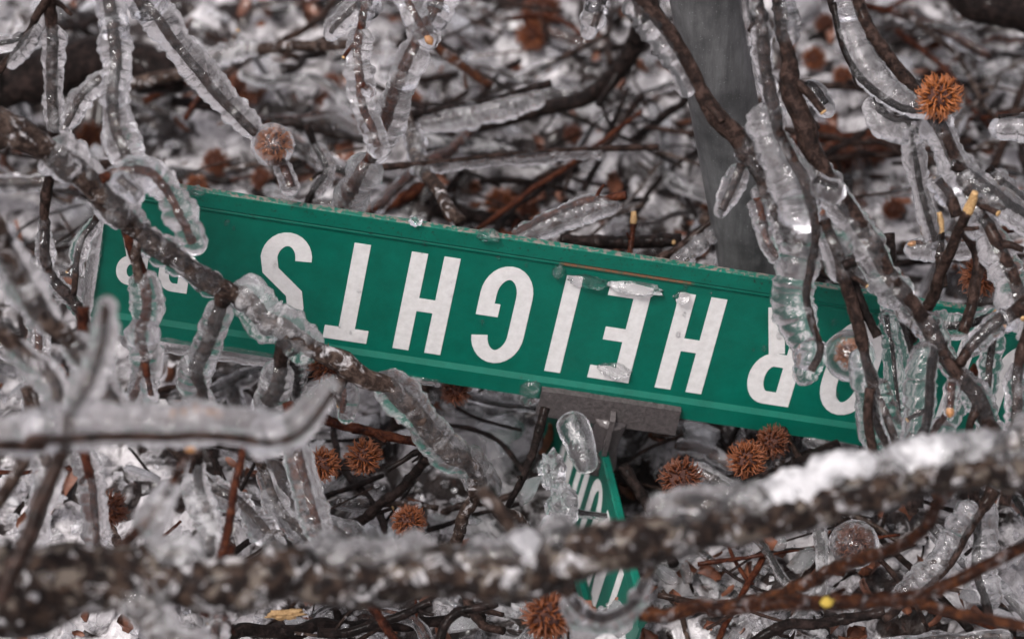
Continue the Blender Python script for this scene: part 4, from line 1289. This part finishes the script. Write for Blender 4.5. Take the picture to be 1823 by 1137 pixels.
far = [(890, 362, 28), (440, 156, 34), (965, 18, 36), (948, 62, 30), (1556, 262, 32), (1496, 276, 32), (1450, 105, 22), (466, 318, 20), (385, 290, 26), (160, 242, 26), (1020, 240, 18), (915, 128, 18), (1500, 135, 18), (645, 215, 22), (1660, 70, 22), (350, 330, 20), (590, 150, 20), (1470, 44, 20), (560, 282, 22), (1440, 0, 22), (1590, 372, 20), (780, 20, 16), (940, 372, 22)]
for i, (x, y, rp) in enumerate(far):
    q, d = ground_point(x, y, 0.02)
    seed_ball('out-of-focus rusty seed ball in the frozen litter behind the sign', x, y, d, rp, 'dull' if i % 3 else 'mid', i, None, 'seed balls in the litter behind the sign')

# ------------------------------------------------------------------ ice chunks in the litter
def chunk_mesh(k):
    rg = np.random.default_rng(100 + k)
    n1, n2 = 26, 44
    if k < 7:                                    # irregular lumps and slabs
        th = np.linspace(0, math.pi, n1)
        ph = np.linspace(0, 2 * math.pi, n2, endpoint=False)
        D = np.stack([np.sin(th)[:, None] * np.cos(ph), np.sin(th)[:, None] * np.sin(ph), np.cos(th)[:, None] * np.ones(n2)], -1)
        kk = 1 + 0.30 * fbm(D * 1.3 + k * 5.1, 4)
        # broken faces: cut by random planes
        V = D * kk[..., None]
        for _ in range(13):
            nrm = rg.normal(size=3)
            nrm /= np.linalg.norm(nrm)
            h = rg.uniform(0.45, 0.85)
            dd = V @ nrm
            V = V - np.maximum(dd - h, 0)[..., None] * nrm * 0.97
        V = V + 0.075 * np.stack([fbm(V * 4.5 + j * 7 + k, 4) for j in range(3)], -1)
        V = V * np.array([1.0, rg.uniform(0.5, 0.9), rg.uniform(0.26, 0.5)])
        V = V.reshape(-1, 3)
        F = [[i * n2 + j, i * n2 + (j + 1) % n2, (i + 1) * n2 + (j + 1) % n2, (i + 1) * n2 + j] for i in range(n1 - 1) for j in range(n2)]
    else:                                        # gutters of ice broken off twigs
        n1, n2 = 26, 12
        ln = rg.uniform(1.0, 1.5)
        arcw = rg.uniform(2.2, 3.6)
        xs = np.linspace(-ln, ln, n1)
        Vo, Vi = [], []
        for x in xs:
            e = 1 - 0.25 * abs(x / ln) ** 4
            for a in np.linspace(-arcw / 2, arcw / 2, n2):
                p = np.array([x, math.sin(a), math.cos(a)])
                ro = 0.55 * e * (1 + 0.16 * float(fbm(p * 1.7 + k, 3)))
                Vo.append([x + 0.14 * float(vnoise(np.array([a * 3, k, 0.5]))) * (1 if x > 0 else -1), ro * math.sin(a), ro * math.cos(a) - 0.3])
                ri = ro * 0.55
                Vi.append([x * 0.97, ri * math.sin(a), ri * math.cos(a) - 0.3])
        V = np.array(Vo + Vi)
        m = n1 * n2
        F = []
        for i in range(n1 - 1):
            for j in range(n2 - 1):
                a, b, c, d = i * n2 + j, i * n2 + j + 1, (i + 1) * n2 + j + 1, (i + 1) * n2 + j
                F.append([a, b, c, d])
                F.append([m + d, m + c, m + b, m + a])
            for j in (0, n2 - 1):
                a, d = i * n2 + j, (i + 1) * n2 + j
                F.append([a, d, m + d, m + a])
        for i in (0, n1 - 1):
            for j in range(n2 - 1):
                a, b = i * n2 + j, i * n2 + j + 1
                F.append([b, a, m + a, m + b])
    return V, F


CH = []
for k in range(12):
    V, F = chunk_mesh(k)
    CH.append([mesh_from('ice_chunk', V, F, M[mk]) for mk in ('ice', 'ice_milky', 'ice_clear')])
    for me in CH[-1]:
        me.set_sharp_from_angle(angle=R(28))


def chunk(px, py, lift, size, k, mk, label, group, flat=0.5):
    q, d = ground_point(px, py, lift)
    o = link('ice_chunk' if k < 7 else 'ice_sheath', CH[k][mk])
    o.location = q
    sz = size * d / FPX
    o.scale = (sz, sz, sz)
    rg = RNG
    o.rotation_euler = (rg.normal() * flat, rg.normal() * flat, rg.uniform(0, 6.28))
    tag(o, label, 'ice', group)
    return o


n = 0
while n < 235:
    px, py = RNG.uniform(-90, 1910), RNG.uniform(-90, 1210)
    if 930 < px < 1140 and 700 < py < 1010:
        continue
    k = int(RNG.integers(0, 12))
    mk = int(RNG.choice([0, 0, 0, 1, 2]))
    behind = py < 330 + (px - 310) * 0.151 + 60
    size = RNG.uniform(22, 56) if py < 400 else RNG.uniform(18, 50)
    if k >= 7:
        size *= 0.62
    lift = RNG.uniform(0.0, 0.05)
    where = 'behind the sign' if behind else 'below the sign'
    look = ('small ' if size < (34 if k < 7 else 24) else 'large ') + ('greyish', 'frosted', 'clear')[mk]
    lab = look + (' lump of broken ice in the frozen litter ' if k < 7 else ' curved ice sheath shed by a twig in the litter ') + where
    chunk(px, py, lift, size, k, mk, lab, look + (' ice lumps ' if k < 7 else ' ice sheaths ') + where)
    n += 1
# single pieces that stand out
for px, py, sz, k, mk, lab in [(648, 950, 46, 2, 2, 'clear faceted lump of ice lying on the litter just above the thick branch'),
                               (1250, 780, 46, 4, 0, 'large smooth pale ice lump under the clamp below the sign rim'),
                               (880, 760, 52, 1, 0, 'knobbly pale ice mass left of the clamp'),
                               (1180, 905, 32, 3, 0, 'white angular ice shard beside the dark rust seed ball'),
                               (820, 1105, 50, 0, 1, 'bright ice lump under the thick branch near the red-brown seed ball'),
                               (530, 1110, 46, 6, 0, 'ice lump with an orange wood chip beside it under the thick branch'),
                               (1430, 1000, 44, 6, 0, 'wide pale ice slab beneath the curved orange-brown twig')]:
    q, d = ground_point(px, py, 0.05)
    o = link('ice_chunk', CH[k][mk])
    o.location = q
    z = sz * d / FPX
    o.scale = (z, z, z)
    o.rotation_euler = (0.3, 0.2, px)
    tag(o, lab, 'ice')

for px, py, d, sz, k, mk, lab in [(940, 868, 2.645, 48, 0, 0, 'grey rounded ice lump left of the crossing blade'),
                                                                    (1040, 1120, 2.47, 50, 2, 0, 'ice lump burying the low end of the crossing blade'), (1105, 1105, 2.47, 40, 4, 0, 'angular ice piece beside the low end of the crossing blade')]:
    o = link('ice_chunk', CH[k][mk])
    o.location = P(px, py, d)
    z = sz * d / FPX
    o.scale = (z, z, z)
    o.rotation_euler = (1.2, 0.4, px)
    tag(o, lab, 'ice')
for px, py, d, sz, lab in [(1000, 900, 2.64, 26, 'clouded ice nub frozen against the crossing blade'), (984, 838, 2.66, 22, 'clear ice bit wedged between the clamp and the crossing blade'), (992, 955, 2.62, 28, 'knobbly ice lump at the foot of the crossing blade')]:
    z = sz * d / FPX
    o = ice_lump('ice_chunk', P(px, py, d), (RIGHT * z, UP * z * 1.5, FWD * z), M['ice'], lambda nm, V, F, mt: link(nm, mesh_from(nm, V, F, mt)), px, 0.6, 26, 2.4)
    tag(o, lab, 'ice')
o = ice_lump('wood_chip', P(508, 1092, 2.47), (RIGHT * 0.012 + UP * 0.001, UP * 0.0035, FWD * 0.003), M['wood'], lambda nm, V, F, mt: link(nm, mesh_from(nm, V, F, mt)), 4, 1.0, 18, 2.8)
tag(o, 'orange splinter of wood lying beside an ice lump under the thick branch', 'wood chip')

# crushed ice too fine to count
parts = []
NV, NF = [], []
off = 0
rg = np.random.default_rng(5)
base_D = np.array([[0, 0, 1], [0.9, 0, 0.1], [0.28, 0.86, 0], [-0.73, 0.5, 0.1], [-0.7, -0.55, -0.1], [0.3, -0.85, 0], [0, 0, -0.8]])
base_F = [[0, 1, 2], [0, 2, 3], [0, 3, 4], [0, 4, 5], [0, 5, 1], [6, 2, 1], [6, 3, 2], [6, 4, 3], [6, 5, 4], [6, 1, 5]]
for i in range(2600):
    px, py = rg.uniform(-60, 1880), rg.uniform(-60, 1180)
    q = P(px, py, ground_depth(py))
    q[2] = float(ground_z(q[0], q[1])) + 0.003
    s = rg.uniform(0.002, 0.008)
    A, _ = np.linalg.qr(rg.normal(size=(3, 3)))
    v = (base_D * (1 + rg.normal(size=(7, 1)) * 0.25)) @ A * s + q
    NV.append(v)
    NF += [[a + off for a in f] for f in base_F]
    off += 7
o = link('crushed_ice', mesh_from('crushed_ice', np.vstack(NV), NF, M['ice_milky'], smooth=False))
o['kind'] = 'stuff'
tag(o, 'crushed ice crumbs strewn through the frozen litter', 'ice')
# shreds of dead leaf
NV, NF, off = [], [], 0
for i in range(420):
    px, py = rg.uniform(-60, 1880), rg.uniform(-60, 1180)
    q = P(px, py, ground_depth(py))
    q[2] = float(ground_z(q[0], q[1])) + rg.uniform(0.004, 0.03)
    A, _ = np.linalg.qr(rg.normal(size=(3, 3)))
    s = rg.uniform(0.004, 0.014)
    n1, n2 = 5, 4
    pts = []
    for z in (0, 0.06):
        for a in np.linspace(-1, 1, n1):
            wdt = (1 - abs(a) ** 1.6) * 0.55 + 0.05
            for b in np.linspace(-1, 1, n2):
                pts.append([a, b * wdt * (1 + 0.3 * rg.normal()), 0.35 * b * b + 0.25 * a * a + z])
    v = np.array(pts) @ A * s + q
    m = n1 * n2
    for z in (0, 1):
        for a in range(n1 - 1):
            for b in range(n2 - 1):
                f = [a * n2 + b, a * n2 + b + 1, (a + 1) * n2 + b + 1, (a + 1) * n2 + b]
                NF.append([x + off + z * m for x in (f if z else f[::-1])])
    NV.append(v)
    off += 2 * m
o = link('leaf_litter', mesh_from('leaf_litter', np.vstack(NV), NF, M['leaf']))
o['kind'] = 'stuff'
tag(o, 'rust-brown shreds of dead leaf frozen in the litter', 'leaf litter')

# ------------------------------------------------------------------ twigs in the blurred litter
def litter_twig(px, py, lift, length, rpx, ang, tilt, mat, icy, label, group, curve):
    q, d = ground_point(px, py, lift)
    dv = np.array([math.cos(ang), math.sin(ang), tilt])
    dv /= np.linalg.norm(dv)
    sv = np.cross(dv, [0, 0, 1])
    sv /= np.linalg.norm(sv)
    r = rpx * d / FPX
    pts = [q - dv * length / 2, q - dv * length * 0.15 + sv * curve * length, q + dv * length * 0.2 - sv * curve * 0.4 * length, q + dv * length / 2 + sv * curve * 0.6 * length]
    for p in pts[1:3]:
        gz = float(ground_z(p[0], p[1]))
        p[2] = max(p[2], gz + r)
    C_, v_, q_ = resample(pts, [[r * 1.15], [r], [r * 0.9], [r * 0.75]], max(0.0016, r * 0.5))
    C_ = C_ + np.stack([vnoise(np.stack([q_ * 50 + j * 9.1, q_ * 0 + px, q_ * 0 + j], -1)) for j in range(3)], -1) * r * 0.5
    rad = v_[:, 0] * (1 + 0.16 * vnoise(np.stack([q_ * 160, q_ * 0 + py, q_ * 0], -1)))
    base = pts[0].copy()
    root = thing('iced_twig' if icy else 'bare_twig', label, 'twig', base, group)
    V, F = tube(C_, rad, 8, lambda p: 1 + 0.15 * fbm(p * 350, 2))
    link('bark', mesh_from('bark', V - base, F, M[mat]), root)
    if RNG.random() < 0.55:
        i = int(len(C_) * RNG.uniform(0.3, 0.7))
        a = dv * 0.7 + sv * RNG.choice([-1, 1]) * 0.7 + np.array([0, 0, RNG.uniform(-0.1, 0.5)])
        ln = length * RNG.uniform(0.15, 0.35)
        Cs, vs, qs = resample([C_[i], C_[i] + a * ln * 0.5, C_[i] + a * ln + dv * ln * 0.2], [[r * 0.7], [r * 0.6], [r * 0.5]], max(0.002, r * 0.6))
        V, F = tube(Cs, vs[:, 0], 7, lambda p: 1 + 0.2 * fbm(p * 350, 2))
        link('side_twig', mesh_from('side_twig', V - base, F, M[mat]), root)
    if icy:
        a, b = sorted(RNG.uniform(0, 1, 2))
        a, b = max(0, a - 0.25), min(1, b + 0.25)
        m0, m1 = int(a * (len(C_) - 1)), int(b * (len(C_) - 1)) + 1
        Ci = C_[m0:m1]
        if len(Ci) > 4:
            ti = r * RNG.uniform(1.9, 3.2)
            Ci = Ci + np.array([0, 0, -1]) * ti * RNG.uniform(-0.2, 0.5)
            Cr, vr, qr = resample(Ci, np.full((len(Ci), 1), ti), ti * 0.22)
            sd_ = RNG.uniform(0, 99)
            V, F = tube(Cr, vr[:, 0] * (1 + 0.2 * vnoise(np.stack([qr * 90 + sd_, qr * 0, qr * 0], -1))), 14, lambda p: 1 + 0.22 * fbm(p * 110 + sd_, 3), round_ends=True)
            link('ice_coating', mesh_from('ice_coating', V - base, F, M[RNG.choice(['ice', 'ice', 'ice_clear', 'ice_milky'])]), root)
    return root


for i in range(290):
    px, py = RNG.uniform(-60, 1880), RNG.uniform(-70, 520) if i < 180 else RNG.uniform(520, 1180)
    if 900 < px < 1150 and 700 < py < 1030:
        px += 330
    behind = py < 330 + (px - 310) * 0.151 + 60
    icy = RNG.random() < 0.4
    mat = str(RNG.choice(['dark', 'dark', 'dark', 'brown', 'brown', 'red', 'grey']))
    where = 'in the blurred litter behind the sign' if behind else 'in the litter below the sign'
    tone = {'dark': 'blackish', 'brown': 'brown', 'red': 'reddish', 'grey': 'frosted grey'}[mat]
    ln_, rp_ = RNG.uniform(0.07, 0.26), RNG.uniform(2.5, 7.5) * (1 if RNG.random() > 0.12 else 1.8)
    lab = '%s %s %s %s lying %s' % ('long' if ln_ > 0.16 else 'short', 'thick' if rp_ > 6.5 else 'thin', tone, 'ice-coated twig' if icy else 'bare twig', where)
    litter_twig(px, py, RNG.uniform(0.0, 0.07), ln_, rp_, RNG.uniform(0, 6.28) if RNG.random() < 0.6 else RNG.normal() * 0.5,
                RNG.normal() * 0.18, mat, icy, lab, lab.split(' lying ')[0] + 's ' + where, RNG.normal() * 0.06)
